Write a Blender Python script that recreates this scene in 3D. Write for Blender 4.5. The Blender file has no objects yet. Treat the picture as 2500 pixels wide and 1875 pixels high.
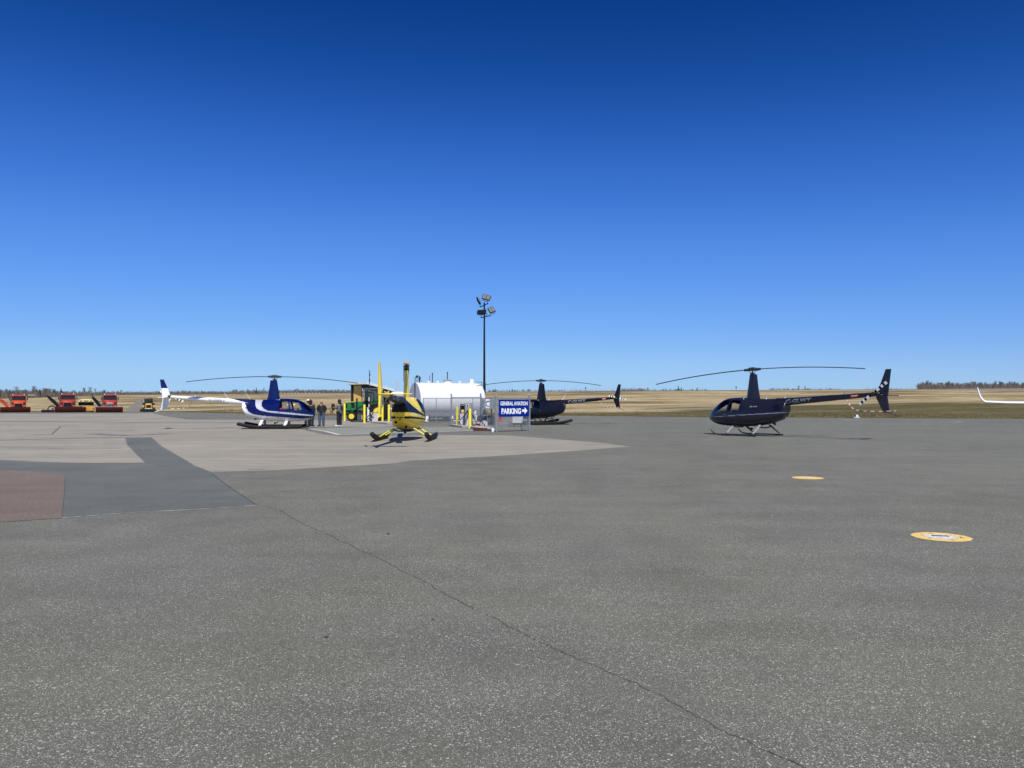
import bpy, bmesh, math, random
from mathutils import Vector, Matrix, Euler
from mathutils.geometry import tessellate_polygon
R=math.radians
random.seed(7)
sc=bpy.context.scene
COL=sc.collection
# ---------------------------------------------------------------- camera, sky, sun
F=1880.0; CH=1.58; HZ=983.3            # focal length in photo pixels, eye height, eye-level row
cam=bpy.data.cameras.new('camera'); camo=bpy.data.objects.new('camera',cam); COL.objects.link(camo)
cam.sensor_width=36; cam.lens=36*F/2500; cam.clip_start=.1; cam.clip_end=9000
PITCH=math.atan((HZ-937.5)/F)
camo.location=(0,0,CH); camo.rotation_euler=(R(90)+PITCH,0,0)
sc.camera=camo
SUN=Vector((.2,-.75,1)).normalized()
EL=math.asin(SUN.z); AZ=math.atan2(SUN.x,SUN.y)
w=bpy.data.worlds.new('World'); sc.world=w; w.use_nodes=True
nt=w.node_tree; bg=nt.nodes['Background']
sky=nt.nodes.new('ShaderNodeTexSky'); sky.sky_type='NISHITA'; sky.sun_disc=False
sky.sun_elevation=EL; sky.sun_rotation=AZ; sky.altitude=0; sky.air_density=1.0; sky.dust_density=0; sky.ozone_density=6.0
sc1=nt.nodes.new('ShaderNodeVectorMath'); sc1.operation='SCALE'; sc1.inputs['Scale'].default_value=.1
cv=nt.nodes.new('ShaderNodeRGBCurve')       # grades the clear sky to the deep blue of the phone picture
for c,pts in zip(cv.mapping.curves,([(0,0),(.088,.0035),(.144,.036),(.216,.092),(.412,.212),(.658,.345),(1,.37)],[(0,0),(.10,.012),(.168,.048),(.268,.154),(.386,.277),(.635,.46),(.817,.59),(1,.62)],[(0,.0),(.2,.11),(.341,.258),(.499,.585),(.646,.80),(.80,.915),(1,.94)])):
    c.points[0].location=pts[0]; c.points[1].location=pts[-1]
    for p in pts[1:-1]: c.points.new(*p)
cv.mapping.update()
sc2=nt.nodes.new('ShaderNodeVectorMath'); sc2.operation='SCALE'; sc2.inputs['Scale'].default_value=10
nt.links.new(sky.outputs[0],sc1.inputs[0]); nt.links.new(sc1.outputs[0],cv.inputs['Color']); nt.links.new(cv.outputs[0],sc2.inputs[0]); nt.links.new(sc2.outputs[0],bg.inputs[0]); bg.inputs[1].default_value=.1
sl=bpy.data.lights.new('sun','SUN'); sl.energy=5.0; sl.angle=R(.5); sl.color=(1,.95,.83)
so=bpy.data.objects.new('sun',sl); COL.objects.link(so); so.rotation_euler=SUN.to_track_quat('Z','Y').to_euler(); so.location=(0,-20,40)
sc.view_settings.view_transform='Standard'; sc.view_settings.look='None'; sc.view_settings.gamma=1; sc.view_settings.exposure=0
sc.render.film_transparent=False

# ---------------------------------------------------------------- helpers
def G(px,py,z=0.0):
    """world point at height z seen at photo pixel (px,py)"""
    D=(CH-z)*F/(py-HZ); return Vector(((px-1250)/F*D,D,z))
def A(px,py,D):
    """world point at depth D seen at photo pixel"""
    return Vector(((px-1250)/F*D,D,CH+(HZ-py)/F*D))
def lerp(pts,x):
    if x<=pts[0][0]: return pts[0][1]
    for (a,b),(c,d) in zip(pts,pts[1:]):
        if x<=c: return b+(d-b)*(x-a)/(c-a)
    return pts[-1][1]
def smooth(pts,x):
    if x<=pts[0][0]: return pts[0][1]
    for i,((a,b),(c,d)) in enumerate(zip(pts,pts[1:])):
        if x<=c:
            p0=pts[i-1] if i>0 else (a,b); p3=pts[i+2] if i+2<len(pts) else (c,d)
            t=(x-a)/(c-a); h=c-a
            m1=(d-p0[1])/(c-p0[0])*h if c>p0[0] else 0; m2=(p3[1]-b)/(p3[0]-a)*h if p3[0]>a else 0
            return (2*t**3-3*t*t+1)*b+(t**3-2*t*t+t)*m1+(-2*t**3+3*t*t)*d+(t**3-t*t)*m2
    return pts[-1][1]
def pip(x,y,P):
    c=False;j=len(P)-1
    for i in range(len(P)):
        if (P[i][1]>y)!=(P[j][1]>y) and x<(P[j][0]-P[i][0])*(y-P[i][1])/(P[j][1]-P[i][1])+P[i][0]: c=not c
        j=i
    return c
class MB:
    def __init__(s): s.v=[];s.f=[];s.m=[]
    def add(s,vs,fs,m=0):
        o=len(s.v); s.v+= [tuple(v) for v in vs]; s.f+=[tuple(i+o for i in f) for f in fs]; s.m+=[m]*len(fs); return s
    def box(s,c,d,rot=None,m=0,taper=1.0):
        x,y,z=d[0]/2,d[1]/2,d[2]/2
        vs=[Vector((sx*x*(taper if sz>0 else 1),sy*y*(taper if sz>0 else 1),sz*z)) for sz in(-1,1) for sx,sy in((-1,-1),(1,-1),(1,1),(-1,1))]
        if rot: 
            M=Euler(rot).to_matrix(); vs=[M@v for v in vs]
        c=Vector(c); vs=[v+c for v in vs]
        return s.add(vs,[(3,2,1,0),(4,5,6,7),(0,1,5,4),(1,2,6,5),(2,3,7,6),(3,0,4,7)],m)
    def rbox(s,c,d,b,rot=None,m=0):
        bm=bmesh.new(); bmesh.ops.create_cube(bm,size=1); bmesh.ops.scale(bm,vec=d,verts=bm.verts)
        bmesh.ops.bevel(bm,geom=bm.edges[:],offset=b,segments=2,affect='EDGES',profile=.6)
        if rot: bmesh.ops.rotate(bm,matrix=Euler(rot).to_matrix(),verts=bm.verts)
        bmesh.ops.translate(bm,vec=c,verts=bm.verts)
        bm.verts.index_update(); s.add([v.co.copy() for v in bm.verts],[[v.index for v in f.verts] for f in bm.faces],m); bm.free(); return s
    def tube(s,P,r,n=8,m=0,cap=True,flat=1.0,up=None):
        P=[Vector(p) for p in P]; rr=r if isinstance(r,(list,tuple)) else [r]*len(P)
        vs=[];fs=[]
        for i,p in enumerate(P):
            t=(P[min(i+1,len(P)-1)]-P[max(i-1,0)]).normalized()
            u=Vector(up) if up else (Vector((0,0,1)) if abs(t.z)<.95 else Vector((1,0,0)))
            a=t.cross(u).normalized(); b=a.cross(t).normalized()
            for k in range(n):
                an=2*math.pi*k/n; vs.append(p+a*math.cos(an)*rr[i]+b*math.sin(an)*rr[i]*flat)
        for i in range(len(P)-1):
            for k in range(n): fs.append((i*n+k,i*n+(k+1)%n,(i+1)*n+(k+1)%n,(i+1)*n+k))
        if cap: fs.append(tuple(range(n))[::-1]); fs.append(tuple((len(P)-1)*n+k for k in range(n)))
        return s.add(vs,fs,m)
    def lathe(s,prof,c=(0,0,0),n=16,m=0,axis='Z',cap=True):
        vs=[];fs=[]
        for (r,z) in prof:
            for k in range(n):
                a=2*math.pi*k/n; x,y=r*math.cos(a),r*math.sin(a)
                v=Vector((x,y,z)) if axis=='Z' else (Vector((x,z,y)) if axis=='Y' else Vector((z,x,y)))
                vs.append(v+Vector(c))
        for i in range(len(prof)-1):
            for k in range(n): fs.append((i*n+k,i*n+(k+1)%n,(i+1)*n+(k+1)%n,(i+1)*n+k))
        if cap: fs.append(tuple(range(n))[::-1]); fs.append(tuple((len(prof)-1)*n+k for k in range(n)))
        return s.add(vs,fs,m)
    def sphere(s,c,r,n=12,m=0,sq=(1,1,1)):
        prof=[(max(1e-4,math.sin(math.pi*i/n)),-math.cos(math.pi*i/n)) for i in range(n+1)]
        vs=[];fs=[]
        N=n+2
        for (q,z) in prof:
            for k in range(N):
                a=2*math.pi*k/N; vs.append(Vector((q*math.cos(a)*r*sq[0],q*math.sin(a)*r*sq[1],z*r*sq[2]))+Vector(c))
        for i in range(n):
            for k in range(N): fs.append((i*N+k,i*N+(k+1)%N,(i+1)*N+(k+1)%N,(i+1)*N+k))
        return s.add(vs,fs,m)
    def prism(s,poly,y0,y1,m=0,plane='XZ'):
        n=len(poly)
        f=(lambda a,b,y:(a,y,b)) if plane=='XZ' else ((lambda a,b,y:(a,b,y)) if plane=='XY' else (lambda a,b,y:(y,a,b)))
        vs=[f(a,b,y0) for a,b in poly]+[f(a,b,y1) for a,b in poly]
        fs=[tuple(range(n))[::-1],tuple(range(n,2*n))]+[(i,(i+1)%n,n+(i+1)%n,n+i) for i in range(n)]
        return s.add(vs,fs,m)
    def build(s,name,mats,parent=None,smooth=False,fix=True):
        me=bpy.data.meshes.new(name); me.from_pydata(s.v,[],s.f)
        if not isinstance(mats,(list,tuple)): mats=[mats]
        for x in mats: me.materials.append(x)
        me.polygons.foreach_set('material_index',s.m)
        if fix:
            bm=bmesh.new(); bm.from_mesh(me); bmesh.ops.recalc_face_normals(bm,faces=bm.faces); bm.to_mesh(me); bm.free()
        if smooth:
            me.polygons.foreach_set('use_smooth',[True]*len(me.polygons)); me.set_sharp_from_angle(angle=R(38))
        o=bpy.data.objects.new(name,me); COL.objects.link(o)
        if parent: o.parent=parent
        return o
def thing(name,label,cat,loc=(0,0,0),rz=0,group=None):
    o=bpy.data.objects.new(name,None); COL.objects.link(o); o.location=loc; o.rotation_euler=(0,0,rz); o.empty_display_size=.3
    o['label']=label;o['category']=cat
    if group:o['group']=group
    return o
def tag(o,label,cat,group=None):
    o['label']=label;o['category']=cat
    if group:o['group']=group
    return o
def struct(o): o['kind']='structure'; return o
def copytree(o,parent=None):
    c=o.copy(); COL.objects.link(c)
    if parent: c.parent=parent
    for ch in list(o.children): copytree(ch,c)
    return c
# ---------------------------------------------------------------- materials
def pmat(name,col,rough=.5,metal=0,var=.08,scale=6,coat=0,bump=0,spec=.5,grime=0):
    m=bpy.data.materials.new(name); m.use_nodes=True; n=m.node_tree; b=n.nodes['Principled BSDF']
    b.inputs['Roughness'].default_value=rough; b.inputs['Metallic'].default_value=metal
    b.inputs['Specular IOR Level'].default_value=spec
    if coat: b.inputs['Coat Weight'].default_value=coat; b.inputs['Coat Roughness'].default_value=.05
    tc=n.nodes.new('ShaderNodeTexCoord'); no=n.nodes.new('ShaderNodeTexNoise'); no.inputs['Scale'].default_value=scale; no.inputs['Detail'].default_value=4
    n.links.new(tc.outputs['Object'],no.inputs['Vector'])
    mr=n.nodes.new('ShaderNodeMapRange'); mr.inputs[1].default_value=.3; mr.inputs[2].default_value=.7; mr.inputs[3].default_value=1-var; mr.inputs[4].default_value=1+var
    n.links.new(no.outputs[0],mr.inputs[0])
    mx=n.nodes.new('ShaderNodeMix'); mx.data_type='RGBA'; mx.blend_type='MULTIPLY'; mx.inputs[0].default_value=1
    mx.inputs[6].default_value=(*col,1); n.links.new(mr.outputs[0],mx.inputs[7])
    out=mx.outputs[2]
    n.links.new(out,b.inputs['Base Color'])
    r2=n.nodes.new('ShaderNodeMapRange'); r2.inputs[3].default_value=max(0.02,rough-.08); r2.inputs[4].default_value=min(1,rough+.1); n.links.new(no.outputs[0],r2.inputs[0]); n.links.new(r2.outputs[0],b.inputs['Roughness'])
    if bump:
        bp=n.nodes.new('ShaderNodeBump'); bp.inputs['Strength'].default_value=bump; bp.inputs['Distance'].default_value=.02; n.links.new(no.outputs[0],bp.inputs['Height']); n.links.new(bp.outputs[0],b.inputs['Normal'])
    return m
def glass(name,tint=(.6,.65,.65),refl=.12,gc=.8):
    m=bpy.data.materials.new(name); m.use_nodes=True; n=m.node_tree; n.nodes.remove(n.nodes['Principled BSDF'])
    out=n.nodes['Material Output']
    tr=n.nodes.new('ShaderNodeBsdfTransparent'); tr.inputs[0].default_value=(*tint,1)
    gl=n.nodes.new('ShaderNodeBsdfGlossy'); gl.inputs['Roughness'].default_value=.03; gl.inputs[0].default_value=(gc,gc,gc,1)
    fr=n.nodes.new('ShaderNodeFresnel'); fr.inputs[0].default_value=1.5
    mr=n.nodes.new('ShaderNodeMath'); mr.operation='MULTIPLY_ADD'; mr.inputs[1].default_value=1.0; mr.inputs[2].default_value=refl*.3
    n.links.new(fr.outputs[0],mr.inputs[0])
    mx=n.nodes.new('ShaderNodeMixShader'); n.links.new(mr.outputs[0],mx.inputs[0]); n.links.new(tr.outputs[0],mx.inputs[1]); n.links.new(gl.outputs[0],mx.inputs[2]); n.links.new(mx.outputs[0],out.inputs[0])
    return m
def N(n,t,**k):
    x=n.nodes.new(t)
    for a,b in k.items(): setattr(x,a,b)
    return x
def asphalt(name,base,chip=.5,chipcol=(.62,.61,.55),tint2=None,mott=.12,streak=.06):
    m=bpy.data.materials.new(name); m.use_nodes=True; n=m.node_tree; L=n.links.new; b=n.nodes['Principled BSDF']
    b.inputs['Specular IOR Level'].default_value=.25
    g=N(n,'ShaderNodeTexCoord'); P=g.outputs['Object']
    def noise(sc_,det=3,vec=P,ro=.5):
        x=N(n,'ShaderNodeTexNoise'); x.inputs['Scale'].default_value=sc_; x.inputs['Detail'].default_value=det; x.inputs['Roughness'].default_value=ro; L(vec,x.inputs['Vector']); return x.outputs[0]
    def rng(s,a,b_,c,d):
        x=N(n,'ShaderNodeMapRange'); x.inputs[1].default_value=a;x.inputs[2].default_value=b_;x.inputs[3].default_value=c;x.inputs[4].default_value=d; L(s,x.inputs[0]); return x.outputs[0]
    def math_(op,a,b_):
        x=N(n,'ShaderNodeMath',operation=op)
        for i,s in enumerate((a,b_)):
            if isinstance(s,(int,float)): x.inputs[i].default_value=s
            else: L(s,x.inputs[i])
        return x.outputs[0]
    big=rng(noise(.13,5,ro=.6),.3,.7,1-mott,1+mott)
    mid=rng(noise(1.1,4),.3,.7,1-mott*.6,1+mott*.6)
    mp=N(n,'ShaderNodeMapping'); mp.inputs['Scale'].default_value=(.12,1.6,1); mp.inputs['Rotation'].default_value=(0,0,R(4)); L(P,mp.inputs['Vector'])
    st=rng(noise(1.0,4,mp.outputs[0],.6),.3,.7,1-streak,1+streak)
    fine=rng(noise(150,4,ro=.75),.3,.7,.55,1.45)
    g2=rng(noise(26,3,ro=.7),.3,.7,.84,1.16); g3=rng(noise(64,2,ro=.6),.3,.7,.78,1.22)
    f=math_('MULTIPLY',math_('MULTIPLY',math_('MULTIPLY',big,mid),math_('MULTIPLY',st,fine)),math_('MULTIPLY',g2,g3))
    c1=N(n,'ShaderNodeMix',data_type='RGBA'); c1.inputs[6].default_value=(*base,1); t2=tint2 or tuple(v*.9 for v in base); c1.inputs[7].default_value=(*t2,1)
    L(rng(noise(.35,3),.4,.6,0,1),c1.inputs[0])
    c2=N(n,'ShaderNodeMix',data_type='RGBA',blend_type='MULTIPLY'); c2.inputs[0].default_value=1; L(c1.outputs[2],c2.inputs[6]); L(f,c2.inputs[7])
    # stone chips
    def chips(sc_,thr,dist):
        v=N(n,'ShaderNodeTexVoronoi'); v.inputs['Scale'].default_value=sc_; L(P,v.inputs['Vector'])
        s=N(n,'ShaderNodeSeparateColor'); L(v.outputs['Color'],s.inputs[0])
        dens=rng(noise(.9,5,ro=.7),.35,.7,.14,-.16)
        a=math_('GREATER_THAN',s.outputs[0],math_('ADD',dens,thr)); d=math_('LESS_THAN',v.outputs['Distance'],math_('MULTIPLY',s.outputs[1],dist))
        return math_('MULTIPLY',math_('MULTIPLY',a,d),rng(s.outputs[2],0,1,.35,1))
    ch=math_('MAXIMUM',chips(95,.80,.6),chips(190,.66,.65))
    ch=math_('MULTIPLY',ch,chip)
    c3=N(n,'ShaderNodeMix',data_type='RGBA'); L(ch,c3.inputs[0]); L(c2.outputs[2],c3.inputs[6]); c3.inputs[7].default_value=(*chipcol,1)
    L(c3.outputs[2],b.inputs['Base Color']); b.inputs['Roughness'].default_value=.92
    bp=N(n,'ShaderNodeBump'); bp.inputs['Strength'].default_value=.55; bp.inputs['Distance'].default_value=.004; L(noise(190,2),bp.inputs['Height']); L(bp.outputs[0],b.inputs['Normal'])
    return m
M={}
M['apron']=asphalt('apron_asphalt',(.133,.1355,.107),chip=.82,tint2=(.1265,.1250,.109),mott=.12,streak=.07)
M['pink']=asphalt('old_asphalt',(.302,.275,.226),chip=.3,tint2=(.274,.257,.216),mott=.11,streak=.13)
M['patch']=asphalt('patch_asphalt',(.118,.128,.122),chip=.35,mott=.15)
M['red']=asphalt('red_asphalt',(.166,.124,.105),chip=.5,mott=.14)
M['pad']=asphalt('pad_concrete',(.245,.258,.218),chip=.15,mott=.06)
M['farroad']=asphalt('road_asphalt',(.215,.20,.165),chip=.1,mott=.2)
M['conc']=pmat('concrete',(.42,.37,.33),.9,var=.15,scale=4,bump=.3)
M['crack']=pmat('crack',(.025,.025,.024),.95,var=.3,scale=20)
M['crackd']=pmat('crack_dirt',(.034,.033,.03),.95,var=.4,scale=30)
M['seamd']=pmat('joint_grey',(.07,.07,.068),.95,var=.3,scale=10)  # plain dark grey of the joints between asphalt patches
M['seam']=pmat('seam_shade',(.155,.145,.13),.85,var=.25,scale=2)  # shade of joints and shallow dips put into the colour
M['seamshade2']=pmat('faint_seam_shade',(.23,.212,.185),.9,var=.15,scale=1)  # fainter tone of the same painted shade
M['white']=pmat('white_paint',(.8,.8,.79),.35,var=.03,coat=.3)
M['wline']=pmat('line_paint',(.55,.55,.52),.8,var=.25,scale=8)
M['yline']=pmat('marker_paint',(.72,.47,.12),.75,var=.12,scale=25)
M['marker_white']=pmat('worn_white_paint',(.6,.59,.56),.8,var=.35,scale=30)
M['yellow']=pmat('yellow_paint',(.90,.68,.05),.3,var=.03,coat=.2)
M['yellow2']=pmat('bollard_yellow',(.82,.74,.05),.5,var=.05)
M['blue']=pmat('blue_paint',(.0012,.006,.082),.25,var=.05,coat=.45,spec=.3)
M['silver']=pmat('silver_paint',(.55,.57,.62),.35,metal=.3,var=.04,coat=.4)
M['navy']=pmat('navy_paint',(.010,.011,.022),.33,var=.1,coat=.25)
M['navy2']=pmat('midnight_paint',(.002,.003,.010),.4,var=.1,coat=.12,spec=.3)
M['black']=pmat('black_paint',(.004,.0045,.008),.45,var=.1,coat=.05,spec=.2)
M['rubber']=pmat('rubber',(.009,.009,.010),.7,var=.2,scale=15,bump=.1,spec=.3)
M['dark']=pmat('dark_metal',(.02,.022,.026),.5,var=.15)
M['blade']=pmat('blade_grey',(.03,.035,.05),.45,var=.05)
M['bladeY']=pmat('blade_tip',(.5,.42,.33),.5,var=.05)
M['seamblk']=pmat('seam_black',(.003,.003,.004),.9,spec=.05)
M['steel']=pmat('steel',(.35,.37,.38),.35,metal=.9,var=.1)
M['galv']=pmat('galvanised',(.36,.38,.39),.45,metal=.6,var=.15,scale=12)
M['legdark']=pmat('leg_grey',(.09,.09,.10),.5,var=.1)
M['grey']=pmat('grey_paint',(.25,.26,.27),.5)
M['lgrey']=pmat('light_grey_paint',(.5,.5,.5),.55)
M['dgrey']=pmat('dark_grey_plastic',(.055,.062,.072),.6)
M['redw']=pmat('red_paint',(.5,.03,.03),.4)
M['reds']=pmat('red_stripe',(.45,.06,.05),.4)
M['letter']=pmat('silver_letter',(.22,.25,.27),.4,var=.1)
M['letterd']=pmat('dark_letter',(.03,.035,.04),.5)
M['wsign']=pmat('sign_white',(.85,.87,.9),.4,var=.02)
M['bsign']=pmat('sign_blue',(.001,.016,.22),.6,var=.03,spec=.15)
M['orange']=pmat('orange_paint',(.60,.082,.022),.3,var=.08,coat=.4)
M['orange2']=pmat('faded_red_paint',(.42,.048,.028),.4,var=.12,coat=.3)
M['rust']=pmat('plow_steel',(.040,.009,.006),.9,var=.4,scale=3,spec=.1)
M['rustblk']=pmat('plow_edge',(.018,.014,.016),.8,var=.3,scale=4,spec=.2)
M['busyel']=pmat('bus_yellow',(.66,.38,.05),.4,var=.05,coat=.3)
M['buspale']=pmat('bus_roof',(.78,.66,.30),.4,var=.05,coat=.3)
M['green']=pmat('tractor_green',(.018,.15,.045),.3,var=.08,coat=.4)
M['gyel']=pmat('tractor_yellow',(.75,.62,.04),.4)
M['amber']=pmat('amber_lens',(.5,.12,.02),.3)
M['skin']=pmat('skin',(.52,.27,.19),.55,var=.06)
M['cloth_black']=pmat('black_cloth',(.012,.012,.013),.8,var=.3,scale=14,bump=.4)
M['cloth_grey']=pmat('grey_cloth',(.13,.13,.145),.9,var=.12,scale=20,bump=.4)
M['cloth_navy']=pmat('navy_cloth',(.014,.016,.03),.9,var=.2,scale=20,bump=.4)
M['jeans']=pmat('denim',(.05,.085,.165),.85,var=.3,scale=9,bump=.4)
M['shoe']=pmat('shoe_black',(.02,.02,.02),.5)
M['shoew']=pmat('shoe_white',(.7,.7,.7),.5)
M['capw']=pmat('cap_white',(.8,.78,.76),.8)
M['hair']=pmat('hair',(.06,.04,.03),.8)
M['bag']=pmat('brown_bag',(.2,.12,.06),.8)
M['glass']=glass('cockpit_glass',(.90,.92,.91),refl=.04)
M['glassd']=glass('dark_glass',(.10,.12,.13),refl=.02,gc=.35)
M['glassg']=glass('cab_glass',(.35,.45,.42))
M['lens']=pmat('lamp_lens',(.16,.155,.145),.25,var=.15,scale=30)
M['tree_bark']=pmat('bark_grey',(.24,.21,.19),.95,var=.3,scale=3)
M['twig']=pmat('twigs_brown',(.125,.098,.08),.95,var=.3,scale=1)
M['twig2']=pmat('twigs_grey',(.19,.165,.15),.95,var=.3,scale=1)
M['spruce']=pmat('spruce_needles',(.022,.035,.02),.9,var=.4,scale=1)
M['shrub']=pmat('shrub_brown',(.065,.048,.04),.95,var=.3)
M['tank']=pmat('tank_white',(.74,.75,.76),.45,var=.02,scale=1.2,coat=.15)
M['tankg']=pmat('tank_end_grey',(.55,.56,.6),.5,var=.04)
M['wallyel']=pmat('shed_panel',(.85,.52,.12),.6,var=.08)
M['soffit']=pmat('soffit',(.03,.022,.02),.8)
M['pink_wood']=pmat('faded_red_post',(.38,.15,.12),.7)
M['timber']=pmat('rusty_beam',(.10,.035,.025),.8,var=.3)
M['pinkw']=pmat('faded_pink_paint',(.55,.42,.42),.7)
def worn(name,col,under):
    m=pmat(name,col,.75,var=.14,scale=22); n=m.node_tree; b=n.nodes['Principled BSDF']; src=b.inputs['Base Color'].links[0].from_socket
    tc=n.nodes.new('ShaderNodeTexCoord'); no=n.nodes.new('ShaderNodeTexNoise'); no.inputs['Scale'].default_value=38; no.inputs['Detail'].default_value=6; no.inputs['Roughness'].default_value=.75
    n.links.new(tc.outputs['Object'],no.inputs['Vector']); mr=n.nodes.new('ShaderNodeMapRange'); mr.inputs[1].default_value=.57; mr.inputs[2].default_value=.63; n.links.new(no.outputs[0],mr.inputs[0])
    mx=n.nodes.new('ShaderNodeMix'); mx.data_type='RGBA'; n.links.new(mr.outputs[0],mx.inputs[0]); n.links.new(src,mx.inputs[6]); mx.inputs[7].default_value=(*under,1); n.links.new(mx.outputs[2],b.inputs['Base Color']); return m
M['worny']=worn('worn_marker_paint',(.80,.55,.17),(.30,.24,.13))
# field grass
def grassmat():
    m=bpy.data.materials.new('field_grass'); m.use_nodes=True; n=m.node_tree; L=n.links.new; b=n.nodes['Principled BSDF']
    b.inputs['Roughness'].default_value=1; b.inputs['Specular IOR Level'].default_value=.1
    g=N(n,'ShaderNodeTexCoord').outputs['Object']
    at=N(n,'ShaderNodeAttribute'); at.attribute_name='verge'
    def noise(s,d=4,rot=0,scl=(1,1,1),ro=.55):
        mp=N(n,'ShaderNodeMapping'); mp.inputs['Scale'].default_value=scl; mp.inputs['Rotation'].default_value=(0,0,rot); L(g,mp.inputs[0])
        x=N(n,'ShaderNodeTexNoise'); x.inputs['Scale'].default_value=s; x.inputs['Detail'].default_value=d; x.inputs['Roughness'].default_value=ro; L(mp.outputs[0],x.inputs['Vector']); return x.outputs[0]
    def ramp(s,st):
        r=N(n,'ShaderNodeValToRGB'); e=r.color_ramp.elements
        e[0].position=st[0][0]; e[0].color=(*st[0][1],1); e[1].position=st[-1][0]; e[1].color=(*st[-1][1],1)
        for p,c in st[1:-1]: q=e.new(p); q.color=(*c,1)
        L(s,r.inputs[0]); return r.outputs[0]
    dry=ramp(noise(.035,8,R(3),(.5,1.6,1),.70),[(.34,(.125,.098,.050)),(.44,(.235,.184,.098)),(.5,(.33,.262,.145)),(.57,(.48,.385,.225)),(.66,(.21,.165,.09))])
    grn=ramp(noise(.06,7,R(-4),(.5,1.5,1),.68),[(.3,(.06,.052,.02)),(.46,(.098,.088,.036)),(.58,(.135,.115,.052)),(.72,(.34,.265,.14))])
    ad=N(n,'ShaderNodeMath',operation='MULTIPLY_ADD'); L(noise(.05,5,0,(.4,1,1)),ad.inputs[0]); ad.inputs[1].default_value=2.6; 
    sub=N(n,'ShaderNodeMath',operation='SUBTRACT'); L(at.outputs['Fac'],sub.inputs[0]); sub.inputs[1].default_value=1.12; L(sub.outputs[0],ad.inputs[2])
    mr=N(n,'ShaderNodeMapRange'); mr.inputs[1].default_value=.25; mr.inputs[2].default_value=.75; L(ad.outputs[0],mr.inputs[0])
    mx=N(n,'ShaderNodeMix',data_type='RGBA'); L(mr.outputs[0],mx.inputs[0]); L(dry,mx.inputs[6]); L(grn,mx.inputs[7])
    fn=N(n,'ShaderNodeMapRange'); fn.inputs[1].default_value=.3;fn.inputs[2].default_value=.7;fn.inputs[3].default_value=.6;fn.inputs[4].default_value=1.35; L(noise(.9,5,0,(.4,1,1),.7),fn.inputs[0])
    m2=N(n,'ShaderNodeMix',data_type='RGBA',blend_type='MULTIPLY'); m2.inputs[0].default_value=1; L(mx.outputs[2],m2.inputs[6]); L(fn.outputs[0],m2.inputs[7])
    ap_=N(n,'ShaderNodeAttribute'); ap_.attribute_name='path'; m3=N(n,'ShaderNodeMix',data_type='RGBA'); L(ap_.outputs['Fac'],m3.inputs[0]); L(m2.outputs[2],m3.inputs[6]); m3.inputs[7].default_value=(.42,.34,.23,1)
    L(m3.outputs[2],b.inputs['Base Color'])
    bp=N(n,'ShaderNodeBump'); bp.inputs['Strength'].default_value=.8; bp.inputs['Distance'].default_value=.3; L(noise(1.2,5),bp.inputs['Height']); L(bp.outputs[0],b.inputs['Normal'])
    return m
M['grass']=grassmat()
def linkmat():
    m=bpy.data.materials.new('chain_link'); m.use_nodes=True; n=m.node_tree; L=n.links.new; b=n.nodes['Principled BSDF']
    b.inputs['Base Color'].default_value=(.42,.44,.45,1); b.inputs['Metallic'].default_value=.5; b.inputs['Roughness'].default_value=.45
    g=N(n,'ShaderNodeTexCoord').outputs['UV']; s=N(n,'ShaderNodeSeparateXYZ'); L(g,s.inputs[0])
    outs=[]
    for sg in(1,-1):
        a=N(n,'ShaderNodeMath',operation='MULTIPLY_ADD'); L(s.outputs[1],a.inputs[0]); a.inputs[1].default_value=sg; L(s.outputs[0],a.inputs[2])
        d=N(n,'ShaderNodeMath',operation='DIVIDE'); L(a.outputs[0],d.inputs[0]); d.inputs[1].default_value=.075
        f=N(n,'ShaderNodeMath',operation='FRACT'); L(d.outputs[0],f.inputs[0])
        c=N(n,'ShaderNodeMath',operation='LESS_THAN'); L(f.outputs[0],c.inputs[0]); c.inputs[1].default_value=.105; outs.append(c.outputs[0])
    mx=N(n,'ShaderNodeMath',operation='MAXIMUM'); L(outs[0],mx.inputs[0]); L(outs[1],mx.inputs[1]); L(mx.outputs[0],b.inputs['Alpha'])
    return m
M['link']=linkmat()
# ---------------------------------------------------------------- terrain
EDGEP=[(-900,1004.5),(0,1004.8),(300,1005),(380,1004.6),(450,1006),(560,1009.5),(700,1013),(830,1014.5),(1000,1014),(1280,1014.5),(1560,1017),(1950,1019.5),(2200,1021),(2500,1023),(3300,1028)]
EW=[(lambda g:(g.x,g.y))(G(*p)) for p in EDGEP]
def edge(x): return lerp(EW,x)
CRY=360.0
CP=[(-1500,980),(-500,976),(0,973.5),(60,972),(120,970),(200,967),(300,964.5),(800,961),(1300,957),(1560,954.5),(2200,951),(2500,949),(3300,944)]
CW=[((px-1250)/F*CRY, CH+(HZ-py)/F*CRY) for px,py in CP]
def crest(x): return smooth(CW,x)
def hgt(x,y):
    e=edge(x); t=y-e
    if t<0: return max(-.12,t*.05)+.0
    T=CRY-e; 
    # follow the line of sight so that the same ridge is the skyline
    xc=x*CRY/max(y,60); zc=crest(xc)
    s=t/T
    if s<=1:
        base=.03+zc*(s**1.05)
        u=min(1,t/12)
        return base+u*(.22*math.sin(x*.045+y*.031+1)*math.sin(y*.06+.7)+.10*math.sin(x*.13-y*.17))*min(1,(1-s)*4)
    return .03+zc
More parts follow.
